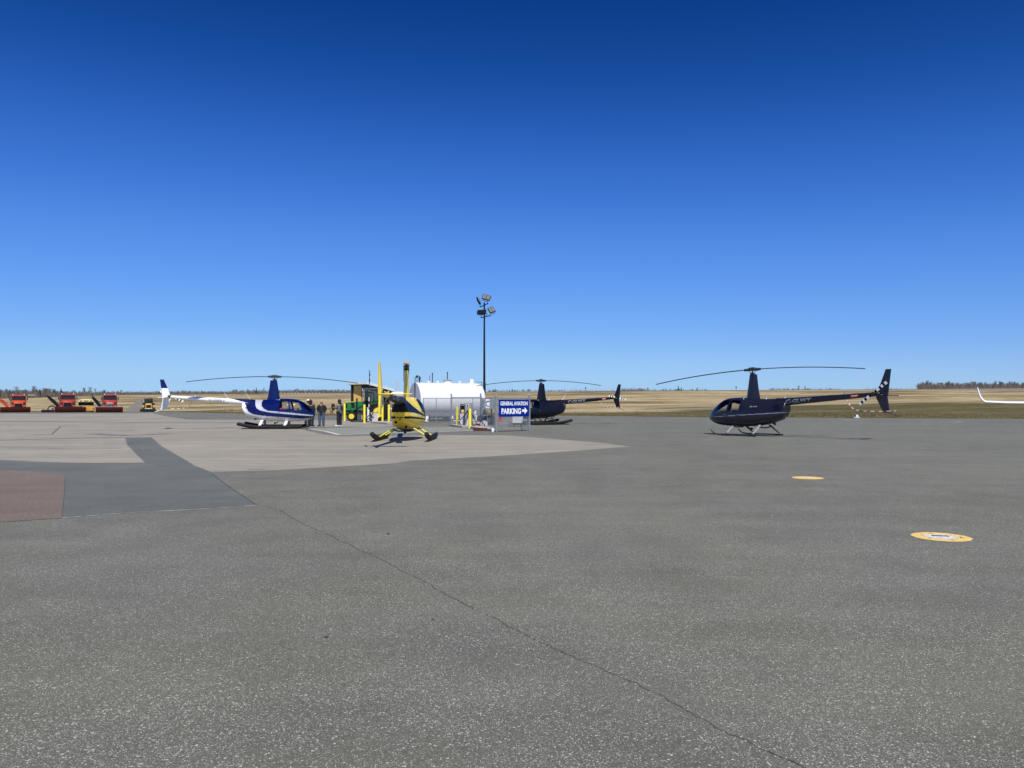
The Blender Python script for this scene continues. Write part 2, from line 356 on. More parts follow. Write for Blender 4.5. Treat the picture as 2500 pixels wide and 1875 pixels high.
def terrain():
    xs=[];x=-620
    while x<=520: xs.append(x); x+=5 if abs(x)<180 else 14
    ts=[-6,-2,-.6,0,.5,1.2,2.2]; t=3.2
    while t<330: ts.append(t); t+=1.0 if t<44 else t*.045
    ts+=[380,450,600,900,1500,2600]
    vs=[];at=[];pa=[]
    PT=[]
    for px,py in[(1240,1007.5),(1300,1007),(1400,1006.5),(1560,1003),(1650,1000),(1740,997.5),(1830,993),(1950,988.5),(2100,984),(2180,981)]:
        y=80.0
        while y<CRY and CH+(HZ-py)/F*y>hgt((px-1250)/F*y,y): y+=.25
        x=(px-1250)/F*y; PT.append((x,y-edge(x)))
    VW=[(-200,2),(-5,4),(1,7),(15,19),(35,36),(60,58),(200,80)]
    for t in ts:
        for x in xs:
            e=edge(x); y=e+t
            z=hgt(x,y)
            if y>CRY+250: z-= (y-CRY-250)*.01
            vs.append((x,y,z)); v=lerp(VW,x); at.append(max(0,min(1,1.4-t/v)) if t>=0 else 1)
            pa.append(math.exp(-((t-lerp(PT,x))/1.3)**2) if PT[0][0]<=x<=PT[-1][0] else 0)
    n=len(xs); fs=[(j*n+i,j*n+i+1,(j+1)*n+i+1,(j+1)*n+i) for j in range(len(ts)-1) for i in range(n-1)]
    b=MB(); b.add(vs,fs); o=b.build('grass_field',M['grass'],smooth=True,fix=False); struct(o)
    a=o.data.attributes.new('verge','FLOAT','POINT'); a.data.foreach_set('value',at)
    a=o.data.attributes.new('path','FLOAT','POINT'); a.data.foreach_set('value',pa)
    for p in o.data.polygons: pass
terrain()
g=MB(); g.add([(-5000,-3000,-.14),(5000,-3000,-.14),(5000,7000,-.14),(-5000,7000,-.14)],[(0,1,2,3)]); struct(g.build('ground',M['grass']))
def sheet(name,pts,z,mat,world=False,jit=0):
    P=[Vector(p[:2]).to_3d() if world else G(*p) for p in pts]
    out=[]
    if jit:
        rr=random.Random(len(pts)*7+3)
        for a,b in zip(P,P[1:]+P[:1]):
            L=(b-a).length; k=max(1,min(160,int(L/.22)))
            d=(b-a)/L if L else Vector((1,0,0)); nrm=Vector((-d.y,d.x,0))
            for i in range(k):
                j=0 if i==0 else (rr.random()-.5)*jit*2
                out.append(a+(b-a)*i/k+nrm*j)
        P=out
    tri=tessellate_polygon([[Vector((p.x,p.y,0)) for p in P]])
    me=bpy.data.meshes.new(name); F_=[]
    for a,b,c in tri:
        ar=(P[b].x-P[a].x)*(P[c].y-P[a].y)-(P[b].y-P[a].y)*(P[c].x-P[a].x)
        if abs(ar)>1e-9: F_.append((a,b,c) if ar>0 else (a,c,b))
    me.from_pydata([(p.x,p.y,z) for p in P],[],F_); me.materials.append(mat)
    o=bpy.data.objects.new(name,me); COL.objects.link(o); struct(o); return o
ap=[(x,y+.25) for x,y in EW if -400<x<400]
sheet('apron',[(ap[0][0],-80)]+ap+[(ap[-1][0],-80)],0,M['apron'],world=True)
sheet('old_apron',[(1537,1090),(1356,1104),(1180,1115),(1000,1124.5),(960,1131),(678,1147.5),(515,1152),(400,1135),(0,1130),(-700,1130),(-900,1010),(0,1010),(300,1009.5),(370,1008.5),(406,1016),(461,1024.4),(630,1024.4),(800,1026),(900,1027.5),(955,1031),(960,1040),(930,1042),(760,1042.5),(727,1046),(781,1059),(826,1065),(960,1064),(1100,1062),(1233,1063),(1323,1069),(1459,1080)],.0015,M['pink'],jit=.03)
sheet('asphalt_patch',[(371,1068),(340,1068),(307,1068),(312,1086),(330,1104),(355,1129),(226,1130),(90,1127),(0,1123),(-700,1112),(-700,1330),(0,1275),(156,1264),(163,1263),(316,1251),(497,1242),(628,1233),(588,1206),(542,1174),(515,1152),(475,1136),(452,1122),(393,1088)],.003,M['patch'],jit=.012)
sheet('red_patch',[(-400,1125),(0,1145),(68,1151),(149,1158),(163,1165),(158,1226),(156,1264),(0,1273.5),(-400,1300)],.0045,M['red'],jit=.01)
sheet('fuel_pad',[(756,1046),(828,1062),(958,1057.5),(1072,1054.5),(1186,1050.5),(1150,1042.5),(900,1042.5)],.003,M['pad'])
def ribbon(name,pts,wd,z,mat,jit=0,step=.12,world=False,zf=None):
    P=[Vector((p[0],p[1],0)) if world else G(*p) for p in pts]; rr=random.Random(int(abs(pts[0][0]*31+pts[0][1])))
    Q=[]
    for a,b in zip(P,P[1:]):
        L=(b-a).length; k=max(1,min(400,int(L/step)))
        for i in range(k): Q.append(a+(b-a)*i/k)
    Q.append(P[-1]); off=0; vs=[]
    for i,q in enumerate(Q):
        t=(Q[min(i+1,len(Q)-1)]-Q[max(0,i-1)]).normalized(); nn=Vector((-t.y,t.x,0))
        off=off*.93+(rr.random()-.5)*jit
        ww=wd*(.25+1.3*rr.random()**1.6) if jit else wd
        if name=='pavement_crack': ww*=max(1,q.y/6)*.85
        c=q+nn*(off+(rr.random()-.5)*jit*.5)
        for s in(-1,1):
            v=c+nn*s*ww/2; v.z=z if zf is None else zf(v.x,v.y)+z; vs.append(v)
    b=MB(); b.add(vs,[(2*i,2*i+2,2*i+3,2*i+1) for i in range(len(Q)-1)]); o=b.build(name,mat); struct(o)
    for f in o.data.polygons: pass
    return o
ribbon('pavement_crack',[(628,1233),(660,1237),(687,1246),(705,1258),(768,1289),(820,1311),(904,1351),(1040,1418),(1130,1469),(1243,1526),(1401,1599),(1510,1645),(1616,1695),(1752,1774),(1860,1820),(1967,1875),(2260,2050)],.0095,.0012,M['crackd'],jit=.012,step=.014)
ribbon('patch_joint',[(515,1152),(542,1174),(588,1206),(628,1233)],.016,.0045,M['crack'],jit=.008,step=.1)
ribbon('patch_joint',[(371,1068),(393,1088),(452,1122),(475,1136),(515,1152)],.012,.0045,M['seamd'],jit=.005,step=.2)
ribbon('patch_joint',[(163,1166),(158,1226),(156,1264)],.012,.006,M['seamd'],jit=.006,step=.1)
ribbon('patch_joint',[(156,1264),(316,1251.5),(497,1242.5),(628,1233.5)],.03,.006,M['wline'],jit=.012,step=.06)
ribbon('seam_shade',[(-300,1028),(0,1028.7),(200,1030),(400,1031),(620,1032)],1.5,.003,M['seam'])  # dark strips painted as the shade along dips and joints
ribbon('seam_shade',[(-300,1077),(0,1075),(150,1070.5),(307,1068)],.62,.003,M['seam'])
ribbon('seam_shade',[(80,1062),(128,1060.5)],.6,.003,M['seam'])
ribbon('seam_shade',[(128,1060.5),(150,1040)],.12,.003,M['seam'])
ribbon('seam_shade',[(150,1040),(192,1040.5)],.8,.003,M['seam'])
ribbon('seam_shade',[(222,1059),(300,1063),(350,1062),(425,1058.5)],.9,.0022,M['seam'])
ribbon('seam_shade',[(290,1052),(330,1051.5)],.6,.003,M['seam'])
ribbon('seam_shade',[(-200,1017),(120,1018),(330,1019.5)],1.6,.003,M['seamshade2'])
ribbon('seam_shade',[(0,1092),(180,1096),(300,1094)],.5,.0024,M['seamshade2'])
ribbon('seam_shade',[(700,1034),(760,1031)],.9,.003,M['seamshade2'])
ribbon('seam_shade',[(678,1082.5),(715,1082)],.12,.003,M['seam'])
ribbon('seam_shade',[(600,1147),(680,1143.5)],.05,.003,M['crack'],jit=.01)
ribbon('white_line',[(800,1054),(828,1061.6),(958,1057),(1072,1054.2),(1186,1050.3)],.22,.006,M['wline'])
ribbon('white_line',[(756,1046.3),(800,1054)],.18,.006,M['wline'])
ribbon('white_line',[(700,1035.3),(862,1035.6)],.22,.006,M['wline'])
ribbon('yellow_line',[(931,1050.3),(955,1050.8)],.22,.006,M['yline'])
ribbon('white_line',[(2060,1025.3),(2105,1025.2)],.5,.003,M['wline'])
ribbon('white_line',[(2325,1028.8),(2350,1029)],.6,.003,M['wline'])
# gutter of pale gravel along the edge
def follow(name,x0,x1,off,wd,z,mat):
    xs=[x0+(x1-x0)*i/60 for i in range(61)]
    return ribbon(name,[(x,edge(x)+off) for x in xs],wd,z,mat,world=True,jit=.25,step=1.5)
M['path']=pmat('path_dirt',(.42,.35,.25),.95,var=.2,scale=.4)
M['gravel']=pmat('edge_gravel',(.34,.28,.21),.95,var=.2,scale=.6,bump=.3)
follow('gravel_edge',-2,14,-.5,1.6,.004,M['gravel'])
follow('gravel_edge',-58,-18,-.3,1.2,.004,M['gravel'])
# hillside road, path and runway
def drape(name,rows,z,mat,sub=10):
    """rows: (xl,xr,y) strips laid on the hillside"""
    vs=[];k=8
    Rr=[]
    for (a,b,y),(a2,b2,y2) in zip(rows,rows[1:]):
        for i in range(sub): t=i/sub; Rr.append((a+(a2-a)*t,b+(b2-b)*t,y+(y2-y)*t))
    Rr.append(rows[-1])
    for a,b,y in Rr:
        for j in range(k+1):
            x=a+(b-a)*j/k; vs.append((x,y,hgt(x,y)+z*max(.06,min(1,(y-edge(x))/35))))
    bm=MB(); bm.add(vs,[(i*(k+1)+j,i*(k+1)+j+1,(i+1)*(k+1)+j+1,(i+1)*(k+1)+j) for i in range(len(Rr)-1) for j in range(k)])
    return struct(bm.build(name,mat,smooth=True))
def ray_hit(px,py):
    y=90.0
    while y<CRY:
        x=(px-1250)/F*y
        if CH+(HZ-py)/F*y<=hgt(x,y): return x,y
        y+=.5
    return (px-1250)/F*CRY,CRY
rows=[]
for l,r,py in[(302,372,1006.3),(303,372,1004),(309,368,998),(320,366,991),(329,364,984),(335,360,978),(341,358,975)]:
    a=ray_hit(l,py); b=ray_hit(r,py); rows.append((a[0],b[0],(a[1]+b[1])/2))
rows=sorted(rows,key=lambda q:q[2])
drape('hill_road',rows,.26,M['farroad'])
M['runway']=pmat('runway_concrete',(.40,.385,.36),.9,var=.08,scale=.05)
drape('runway',[(-60,60,CRY-17),(-60,60,CRY-2)],.10,M['runway'],2) if False else None
def band(name,x0,x1,y0,y1,z,mat):
    vs=[];nx=60
    for y in (y0,(y0+y1)/2,y1):
        for i in range(nx+1):
            x=x0+(x1-x0)*i/nx; vs.append((x,y,hgt(x,y)+z))
    b=MB(); b.add(vs,[(j*(nx+1)+i,j*(nx+1)+i+1,(j+1)*(nx+1)+i+1,(j+1)*(nx+1)+i) for j in range(2) for i in range(nx)])
    return struct(b.build(name,mat))
band('runway',-115,45,CRY-14,CRY,.12,M['runway'])
M['taxi']=pmat('taxiway_asphalt',(.22,.22,.205),.9,var=.1,scale=.05)
band('taxiway',188,330,CRY-52,CRY-1,.12,M['taxi'])
band('taxiway',46,187,CRY-9,CRY-1,.12,pmat('taxiway_brown',(.16,.14,.115),.9,var=.2,scale=.05))  # darker brown stretch of the band
# ---------------------------------------------------------------- text
def textmesh(s,bold=.0):
    cu=bpy.data.curves.new('t','FONT'); cu.body=s; cu.size=1; cu.offset=bold; cu.resolution_u=3
    o=bpy.data.objects.new('t',cu); COL.objects.link(o); dg=bpy.context.evaluated_depsgraph_get(); dg.update()
    me=bpy.data.meshes.new_from_object(o.evaluated_get(dg)); bpy.data.objects.remove(o); bpy.data.curves.remove(cu)
    bm=bmesh.new(); bm.from_mesh(me); bpy.data.meshes.remove(me)
    xs=[v.co.x for v in bm.verts]; ys=[v.co.y for v in bm.verts]
    x0,x1,y0,y1=min(xs),max(xs),min(ys),max(ys)
    for v in bm.verts: v.co.x=(v.co.x-x0)/(x1-x0); v.co.y=(v.co.y-y0)/(y1-y0); v.co.z=0
    return bm
def place_text(name,s,fn,mat,parent,bold=.02,cuts=6):
    """letters as a thin mesh; fn maps (u,v) in 0..1 onto the surface they are painted on"""
    bm=textmesh(s,bold)
    for i in range(1,cuts):
        bmesh.ops.bisect_plane(bm,geom=bm.verts[:]+bm.edges[:]+bm.faces[:],plane_co=(0,i/cuts,0),plane_no=(0,1,0))
    for v in bm.verts: v.co=Vector(fn(v.co.x,v.co.y))
    me=bpy.data.meshes.new(name); bm.to_mesh(me); bm.free(); me.materials.append(mat)
    o=bpy.data.objects.new(name,me); COL.objects.link(o); o.parent=parent; return o
# ---------------------------------------------------------------- helicopters
ST=dict(
 zt=[(-1.92,1.60),(-1.85,1.74),(-1.7,1.775),(-1.4,1.775),(-1,1.765),(-.5,1.77),(0,1.80),(.5,1.835),(1.0,1.825),(1.38,1.775),(1.7,1.63),(2.0,1.43),(2.25,1.205),(2.4,1.02),(2.46,.86)],
 zb=[(-1.92,1.30),(-1.85,1.12),(-1.75,.93),(-1.6,.80),(-1.4,.715),(-1.0,.60),(-.5,.50),(0,.455),(.5,.44),(1.0,.44),(1.38,.45),(1.7,.475),(2.0,.53),(2.25,.62),(2.4,.72),(2.46,.84)],
 w=[(-1.92,.12),(-1.88,.28),(-1.8,.34),(-1.6,.385),(-1.4,.42),(-1.0,.49),(-.5,.56),(0,.615),(.5,.655),(1.0,.675),(1.38,.655),(1.7,.60),(2.0,.50),(2.25,.35),(2.4,.19),(2.46,.02)],
 zw=[(-1.92,1.45),(-1.7,1.12),(-1.0,1.02),(0,.98),(1.4,.93),(2.46,.85)],
 nu=[(-1.9,1.35),(-1.0,1.4),(-.3,1.6),(.3,2.0),(1.0,2.4),(1.6,2.3),(2.0,2.0),(2.46,2)],
 nl=[(-1.9,2.6),(-1,2.6),(.5,2.8),(1.5,2.4),(2.46,2)])
def sec(x): return {k:smooth(v,x) for k,v in ST.items()}
def surf_y(x,z):
    s=sec(x)
    if z>=s['zw']: q=(z-s['zw'])/max(1e-3,s['zt']-s['zw']); n=s['nu']
    else: q=(s['zw']-z)/max(1e-3,s['zw']-s['zb']); n=s['nl']
    q=min(1,max(0,q)); return s['w']*(1-q**n)**(1/n)
FWIN=[(.97,1.70),(1.36,1.70),(1.47,1.63),(1.74,1.10),(1.07,1.12)]
RWIN=[(.38,1.69),(.86,1.70),(.96,1.18),(.36,1.18)]
def in_shield(x,z):
    # windscreen: ahead of the raked pillar and above the nose line
    if x<1.40: return False
    pil=lerp([(1.40,1.78),(1.52,1.74),(2.04,.98)],x)
    return z>lerp([(1.40,1.80),(1.50,1.77),(2.05,.98),(2.46,1.08)],x)
YWIN=[(.34,1.50),(.50,1.66),(1.0,1.72),(1.38,1.72),(1.50,1.66),(1.80,1.12),(1.70,1.02),(1.05,1.08),(.62,1.22),(.38,1.38)]
def windows(x,y,z,name=''):
    if name=='yellow' and not in_shield(x,z) and pip(x,z,YWIN):
        if abs(x-.95)<.03: return 0
        return (1 if x>.95 else 3)+(0 if y>0 else 1)
    if pip(x,z,FWIN) and z>1.0: return 1 if y>0 else 2
    if pip(x,z,RWIN): return 3 if y>0 else 4
    if in_shield(x,z) and abs(y)>.022 : return 5
    return 0
def poly_z(pts,x): return lerp(pts,x)
E1=[(-2.7,1.845),(-1.95,1.69),(-1.75,1.58),(-1.62,1.40),(-1.58,1.24),(-1.45,1.04),(-1.2,.90),(-.9,.84),(-.35,.775),(.89,.68),(1.8,.625),(2.5,.65)]
SWO=[(-1.13,1.80),(-1.07,1.44),(-.99,1.26),(-.80,1.13),(-.5,1.05),(-.1,.985),(1.1,.865),(2.35,.755),(2.35,.825),(1.2,.96),(.2,1.06),(-.28,1.09),(-.55,1.22),(-.70,1.40),(-.72,1.60),(-.66,1.80)]
E2=[(-2,1.35),(-1.7,1.30),(-1.55,1.05),(-1.3,.90),(-.9,.80),(-.35,.72),(.89,.60),(2.5,.56)]
def livery_blue(x,y,z):
    if pip(x,z,SWO): return 2
    if z>poly_z(E1,x): return 1
    g=poly_z(E1,x)
    if g-.045<z<g-.028 and x>-1: return 2
    if z>poly_z(E2,x): return 2
    return 0
def livery_yellow(x,y,z):
    if pip(x,z,[(.28,1.52),(.46,1.72),(1.0,1.77),(1.5,1.74),(1.9,1.1),(1.75,.96),(1.02,1.02),(.56,1.18),(.32,1.34)]): return 1
    top=lerp([(-2,1.9),(-.95,1.9),(-.85,1.62),(-.6,1.42),(-.1,1.22),(.8,1.06),(2.46,.87)],x)
    low=lerp([(-2,1.20),(-1.0,1.17),(.5,1.02),(1.6,.91),(2.46,.855)],x)
    if low<z<top: return 1
    a=lerp([(-2,1.035),(-1.5,1.035),(1.5,.86),(2.46,.82)],x); b=lerp([(-2,.94),(-1.5,.94),(1.5,.81),(2.46,.79)],x)
    if b<z<a and not (x<-1.55 and abs(y)<.17): return 1
    return 0
def livery_dark(x,y,z):
    a=lerp([(-2,1.14),(2.46,.84)],x)
    return 1 if abs(z-a)<.017 else 0
def boom_r(x): return lerp([(-6.15,.083),(-1.5,.185)],x)
def boom_z(x): return lerp([(-6.15,1.945),(-1.5,1.60)],x)
def heli(cfg):
    root=thing('helicopter',cfg['label'],'helicopter',cfg['loc'],R(cfg['yaw']),group='light helicopters parked on the apron')
    P=cfg['paint']; liv=cfg['liv']; gl=cfg['glass']
    # --- fuselage shell
    NX,NA=240,208
    xs=[-1.92+ (2.46+1.92)*(0.5-0.5*math.cos(math.pi*(i/NX)**1.0))*1.0 for i in range(NX+1)]
    xs=[.55*a+.45*(-1.92+4.38*i/NX) for i,a in enumerate(xs)]
    vs=[]
    for x in xs:
        s=sec(x); pts=[]
        for k in range(721):
            th=2*math.pi*k/720; c,sn=math.cos(th),math.sin(th)
            n=s['nu'] if sn>=0 else s['nl']
            pts.append((s['w']*math.copysign(abs(c)**(2/n),c), s['zw']+(s['zt']-s['zw'] if sn>=0 else s['zw']-s['zb'])*math.copysign(abs(sn)**(2/n),sn)))
        # equal arc length round the section
        acc=[0]
        for p,q in zip(pts,pts[1:]): acc.append(acc[-1]+math.hypot(q[0]-p[0],q[1]-p[1]))
        j=0
        for k in range(NA):
            t_=acc[-1]*k/NA
            while acc[j+1]<t_: j+=1
            u=(t_-acc[j])/max(1e-9,acc[j+1]-acc[j]); vs.append(Vector((x,pts[j][0]+(pts[j+1][0]-pts[j][0])*u,pts[j][1]+(pts[j+1][1]-pts[j][1])*u)))
    parts={k:MB() for k in range(6)}
    idx={k:{} for k in range(6)}
    def addface(part,ids,m):
        b=parts[part]; mp=idx[part]; f=[]
        for i in ids:
            if i not in mp: mp[i]=len(b.v); b.v.append(tuple(vs[i]))
            f.append(mp[i])
        b.f.append(tuple(f)); b.m.append(m)
    for i in range(NX):
        for k in range(NA):
            ids=(i*NA+k,i*NA+(k+1)%NA,(i+1)*NA+(k+1)%NA,(i+1)*NA+k)
            c=(vs[ids[0]]+vs[ids[1]]+vs[ids[2]]+vs[ids[3]])/4
            wdw=windows(c.x,c.y,c.z,cfg['name'])
            if wdw==0: addface(0,ids,liv(c.x,c.y,c.z))
            else: addface(wdw,ids,0)
    c0=[tuple(range(NA))]; 
    fus=parts[0]; o=len(fus.v)
    for base,mi in ((0,cfg.get('rearm',0)),(NX*NA,liv(2.45,0,.85))):
        ids=[base+k for k in range(NA)]; f=[]
        for i in ids:
            if i not in idx[0]: idx[0][i]=len(fus.v); fus.v.append(tuple(vs[i]))
            f.append(idx[0][i])
        fus.f.append(tuple(f)); fus.m.append(mi)
    body=fus.build('fuselage',P,root,smooth=True)
    for k,nm in((1,'front_door_window'),(2,'front_door_window'),(3,'rear_door_window'),(4,'rear_door_window'),(5,'windscreen')):
        if parts[k].f:
            parts[k].build(nm,gl,root,smooth=True)
    # door seams: thin strips standing 2 mm proud
    dm=MB()
    for sy in(1,-1):
        for path in([(1.02,1.76),(1.0,1.4),(1.02,1.1),(1.05,.62)],[(.30,1.74),(.28,1.3),(.28,.62)],[(.28,.62),(.7,.60),(1.05,.62),(1.6,.64)],[(-.35,1.7),(-.42,1.2),(-.4,.62)]):
            q=[]
            for (a,b),(c,d) in zip(path,path[1:]):
                for i in range(8): t=i/8; q.append((a+(c-a)*t,b+(d-b)*t))
            q.append(path[-1])
            dm.tube([(a,sy*(surf_y(a,b)+.001),b) for a,b in q],.0035,4)
    dm.build('door_seam',M['seamblk'],body)
    # handles
    for sy in(1,-1):
        for hx in(1.12,.40): hb=MB(); hb.box((hx,sy*(surf_y(hx,1.02)+.01),1.02),(.10,.025,.025)); hb.build('door_handle',M['steel'],root)
    # --- interior
    it=MB()
    it.rbox((1.75,0,.88),(.40,.24,.56),.05); it.rbox((1.74,0,1.08),(.20,.36,.18),.04); it.build('instrument_console',M['dark'],root,smooth=True)
    for sx,sy in((1.02,.3),(1.02,-.3),(.22,.3),(.22,-.3)):
        sb=MB(); sb.rbox((sx+.05,sy,.78),(.50,.44,.16),.05); sb.rbox((sx-.20,sy,1.00),(.11,.42,.46),.05,rot=(0,-.18,0)); sb.build('seat',M[cfg.get('seat','dark')],root,smooth=True)
    fl=MB(); fl.box((.7,0,.60),(2.2,.9,.03)); fl.box((.02,0,1.02),(.05,.80,.85)); fl.build('cabin_floor',M['dark'],root)
    cy=MB(); cy.tube([(1.45,0,.65),(1.42,0,1.05),(1.40,0,1.22)],.018); cy.tube([(1.40,-.3,1.20),(1.40,0,1.24),(1.40,.3,1.20)],.014); cy.tube([(1.40,.3,1.20),(1.40,.3,1.08)],.02); cy.tube([(1.40,-.3,1.20),(1.40,-.3,1.08)],.02); cy.build('control_stick',M['dark'],root)
    for hx,hy in((.95,-.3),(.3,-.3)):
        if cfg.get('headset'):
            hb=MB(); hb.sphere((hx-.10,hy,1.42),.085,8); hb.build('headset',M['white'],root,smooth=True)
    if cfg.get('headset'):
        rb=MB(); rb.rbox((.52,-.42,1.19),(.26,.2,.16),.05); rb.build('survival_bag',M['redw'],root,smooth=True)
    # --- mast fairing
    mf=MB(); vs2=[];nn=28
    for (x0,x1,hw,z) in[(-.44,.34,.135,1.70),(-.44,.335,.13,1.76),(-.35,.26,.112,2.2),(-.27,.155,.088,2.86),(-.262,.148,.084,2.93),(-.24,.12,.06,2.955)]:
        for k in range(nn):
            a=2*math.pi*k/nn; cx=(x0+x1)/2; L=(x1-x0)/2
            xx=math.cos(a); yy=math.sin(a)*(1.0 if xx>0 else (1-.62*abs(xx)**1.5))
            vs2.append((cx+L*xx,hw*yy,z))
    mf.add(vs2,[(i*nn+k,i*nn+(k+1)%nn,(i+1)*nn+(k+1)%nn,(i+1)*nn+k) for i in range(5) for k in range(nn)]+[tuple(5*nn+k for k in range(nn))])
    mf.build('mast_fairing',P[cfg['mastm']],root,smooth=True)
    # --- boom
    bo=MB(); n=56; K=200; v3=[]
    for i in range(K+1):
        x=-1.35-(4.82)*i/K; r=boom_r(x); zc=boom_z(x)
        if x>-2.0: r*=1+.08*(x+2.0)/.65
        for k in range(n): a=2*math.pi*k/n; v3.append((x,r*math.cos(a),zc+r*math.sin(a)))
    fs=[];ms=[]
    for i in range(K):
        for k in range(n):
            f=(i*n+k,i*n+(k+1)%n,(i+1)*n+(k+1)%n,(i+1)*n+k); fs.append(f)
            c=[sum(v3[q][j] for q in f)/4 for j in range(3)]; ms.append(cfg['boom'](c[0],c[1],c[2]-boom_z(c[0])))
    bo.add(v3,fs); bo.m=ms; bo.add([v3[K*n+k] for k in range(n)],[tuple(range(n))],ms[-1])
    boom=bo.build('tail_boom',P,root,smooth=True)
    for x in(-2.4,-3.2,-4.0,-4.6,-5.1,-5.6):
      bs=MB(); bs.lathe([(boom_r(x)+.0015,-.012),(boom_r(x)+.003,0),(boom_r(x)+.0015,.012)],(x,0,boom_z(x)),24,axis='X',cap=False)
      bs.build('boom_joint',P[cfg['boom'](-4,1,0)],boom,smooth=True)
    # --- fins, stabilizer, tail rotor
    def fin(poly,th,mi,name):
        b=MB()
        cx=sum(p[0] for p in poly)/len(poly); cz=sum(p[1] for p in poly)/len(poly)
        inn=[(cx+(px-cx)*.86,cz+(pz-cz)*.96) for px,pz in poly]; n_=len(poly)
        tk=lambda c:th/2*max(.3,1.12-.62*abs(c-1.88)/1.05)
        v=[(a,-.006,c) for a,c in poly]+[(a,.006,c) for a,c in poly]+[(a,-tk(c),c) for a,c in inn]+[(a,tk(c),c) for a,c in inn]
        f=[(i,(i+1)%n_,n_+(i+1)%n_,n_+i) for i in range(n_)]+[(i,(i+1)%n_,2*n_+(i+1)%n_,2*n_+i) for i in range(n_)]+[(n_+i,n_+(i+1)%n_,3*n_+(i+1)%n_,3*n_+i) for i in range(n_)]+[tuple(range(2*n_,3*n_)),tuple(range(3*n_,4*n_))]
        b.add(v,f,mi); return b
    if cfg.get('fin2'):
        b=fin([(-6.69,2.98),(-6.47,2.98),(-6.24,2.46),(-6.61,2.46)],.055,cfg['fin2'],'x'); b2=fin([(-6.61,2.46),(-6.24,2.46),(-6.06,1.98),(-6.55,1.86)],.06,cfg['finm'],'x')
        b.add(b2.v,b2.f,cfg['finm']); b.build('upper_fin',P,root)
    else: fin([(-6.69,2.98),(-6.47,2.98),(-6.24,2.40),(-6.05,1.98),(-6.55,1.86)],.10,cfg['finm'],'x').build('upper_fin',P,root)
    fin([(-6.52,1.90),(-6.02,1.84),(-6.34,1.17),(-6.62,1.15)],.08,cfg['finm'],'x').build('lower_fin',P,root)
    tb=MB(); tb.tube([(-6.60,0,1.16),(-6.72,0,1.10),(-6.86,0,1.05),(-6.97,0,1.04)],.014); tb.build('tail_skid',P[cfg['finm']] if cfg.get('skidpaint') else M['dark'],root)
    st=MB(); st.rbox((-6.30,-.56,1.885),(.34,1.08,.035),.015); st.build('stabilizer',P[cfg['finm']],root)
    gb=MB(); gb.sphere((-6.12,.0,1.955),.105,10,sq=(1.2,1,1)); gb.tube([(-6.12,.05,1.97),(-6.12,.40,1.97)],.035); gb.build('tail_gearbox',M['dark'],root,smooth=True)
    tr=MB(); tr.tube([(-6.12,.36,1.97),(-6.12,.46,1.97)],.055); 
    hub=tr.build('tail_rotor_hub',M['dark'],root,smooth=True)
    ta=R(cfg['trot']); d=Vector((math.cos(ta),0,math.sin(ta))); pn=Vector((-math.sin(ta),0,math.cos(ta)))
    for sg in(1,-1):
        bb=MB(); c=Vector((-6.12,.42,1.97))
        seg=[.10,.20,.34,.44,.54,.63,.74]; 
        for i,(a,b_) in enumerate(zip(seg,seg[1:])):
            h0=.03 if i==0 else .062; h1=.062; th=.009
            v=[]
            for q,h in((a,h0),(b_,h1)):
                for s1,s2 in((-1,-1),(1,-1),(1,1),(-1,1)): v.append(c+d*sg*q+pn*h*s1+Vector((0,th*s2,0)))
            mi=1 if i%2==1 else 0
            bb.add(v,[(0,1,5,4),(2,3,7,6)],mi); bb.add(v,[(0,1,2,3),(4,5,6,7),(1,2,6,5),(3,0,4,7)],mi if (sg<0 or cfg['name']!='yellow') else 0)
        bb.build('tail_rotor_blade',[M['black'],M['white']],hub)
    # --- guard, banded
    gp=[(-4.78,.04,1.73),(-4.86,.10,1.60),(-4.98,.16,1.46),(-5.12,.20,1.34),(-5.30,.23,1.27),(-5.5,.24,1.235),(-5.75,.235,1.225),(-6.0,.22,1.22),(-6.25,.2,1.22),(-6.5,.2,1.225),(-6.75,.2,1.235),(-6.95,.2,1.245)]
    Q=[]
    for a,b_ in zip(gp,gp[1:]):
        for i in range(3): Q.append(Vector(a).lerp(Vector(b_),i/3))
    Q.append(Vector(gp[-1])); gd=MB()
    for i in range(len(Q)-1): gd.tube([Q[i],Q[i+1]],.016,6,m=(i//2)%2,cap=(i in(0,len(Q)-2)))
    gd.build('tail_guard',[M['white'],M['reds']],root)
    # --- rotor
    hm=MB(); hm.tube([(0,0,2.90),(0,0,3.16)],.034,10); hm.lathe([(.05,2.96),(.12,2.98),(.12,3.02),(.05,3.04)],(0,0,0),14); 
    hm.tube([(.10,.02,2.97),(.13,.05,3.14)],.012,5); hm.tube([(-.10,-.02,2.97),(-.13,-.05,3.14)],.012,5)
    hm.build('rotor_mast',M['dark'],root,smooth=True)
    az=R(cfg['raz']-cfg['yaw']); dv=Vector((math.cos(az),math.sin(az),0)); nv=Vector((-math.sin(az),math.cos(az),0))
    hh=MB(); ang=az
    hh.rbox((0,0,3.18),(.36,.14,.13),.02,rot=(0,0,ang)); hh.rbox((0,0,3.265),(.13,.12,.06),.02,rot=(0,0,ang)); hh.tube([dv*.13+Vector((0,0,3.20)),dv*.13+Vector((0,0,3.285))],.03,8); hh.tube([dv*-.13+Vector((0,0,3.20)),dv*-.13+Vector((0,0,3.285))],.03,8)
    for sg in(1,-1):
        zz=lambda r:3.18+cfg['tilt']*sg*r-.0145*r*r
        hh.tube([dv*sg*.15+Vector((0,0,zz(.15))),dv*sg*.22+Vector((0,0,zz(.2))),dv*sg*.40+Vector((0,0,zz(.4)))],[.085,.07,.055],12)
        hh.tube([dv*sg*.20+nv*.09*sg+Vector((0,0,3.13)),dv*sg*.26+nv*.12*sg+Vector((0,0,3.17))],.025,6)
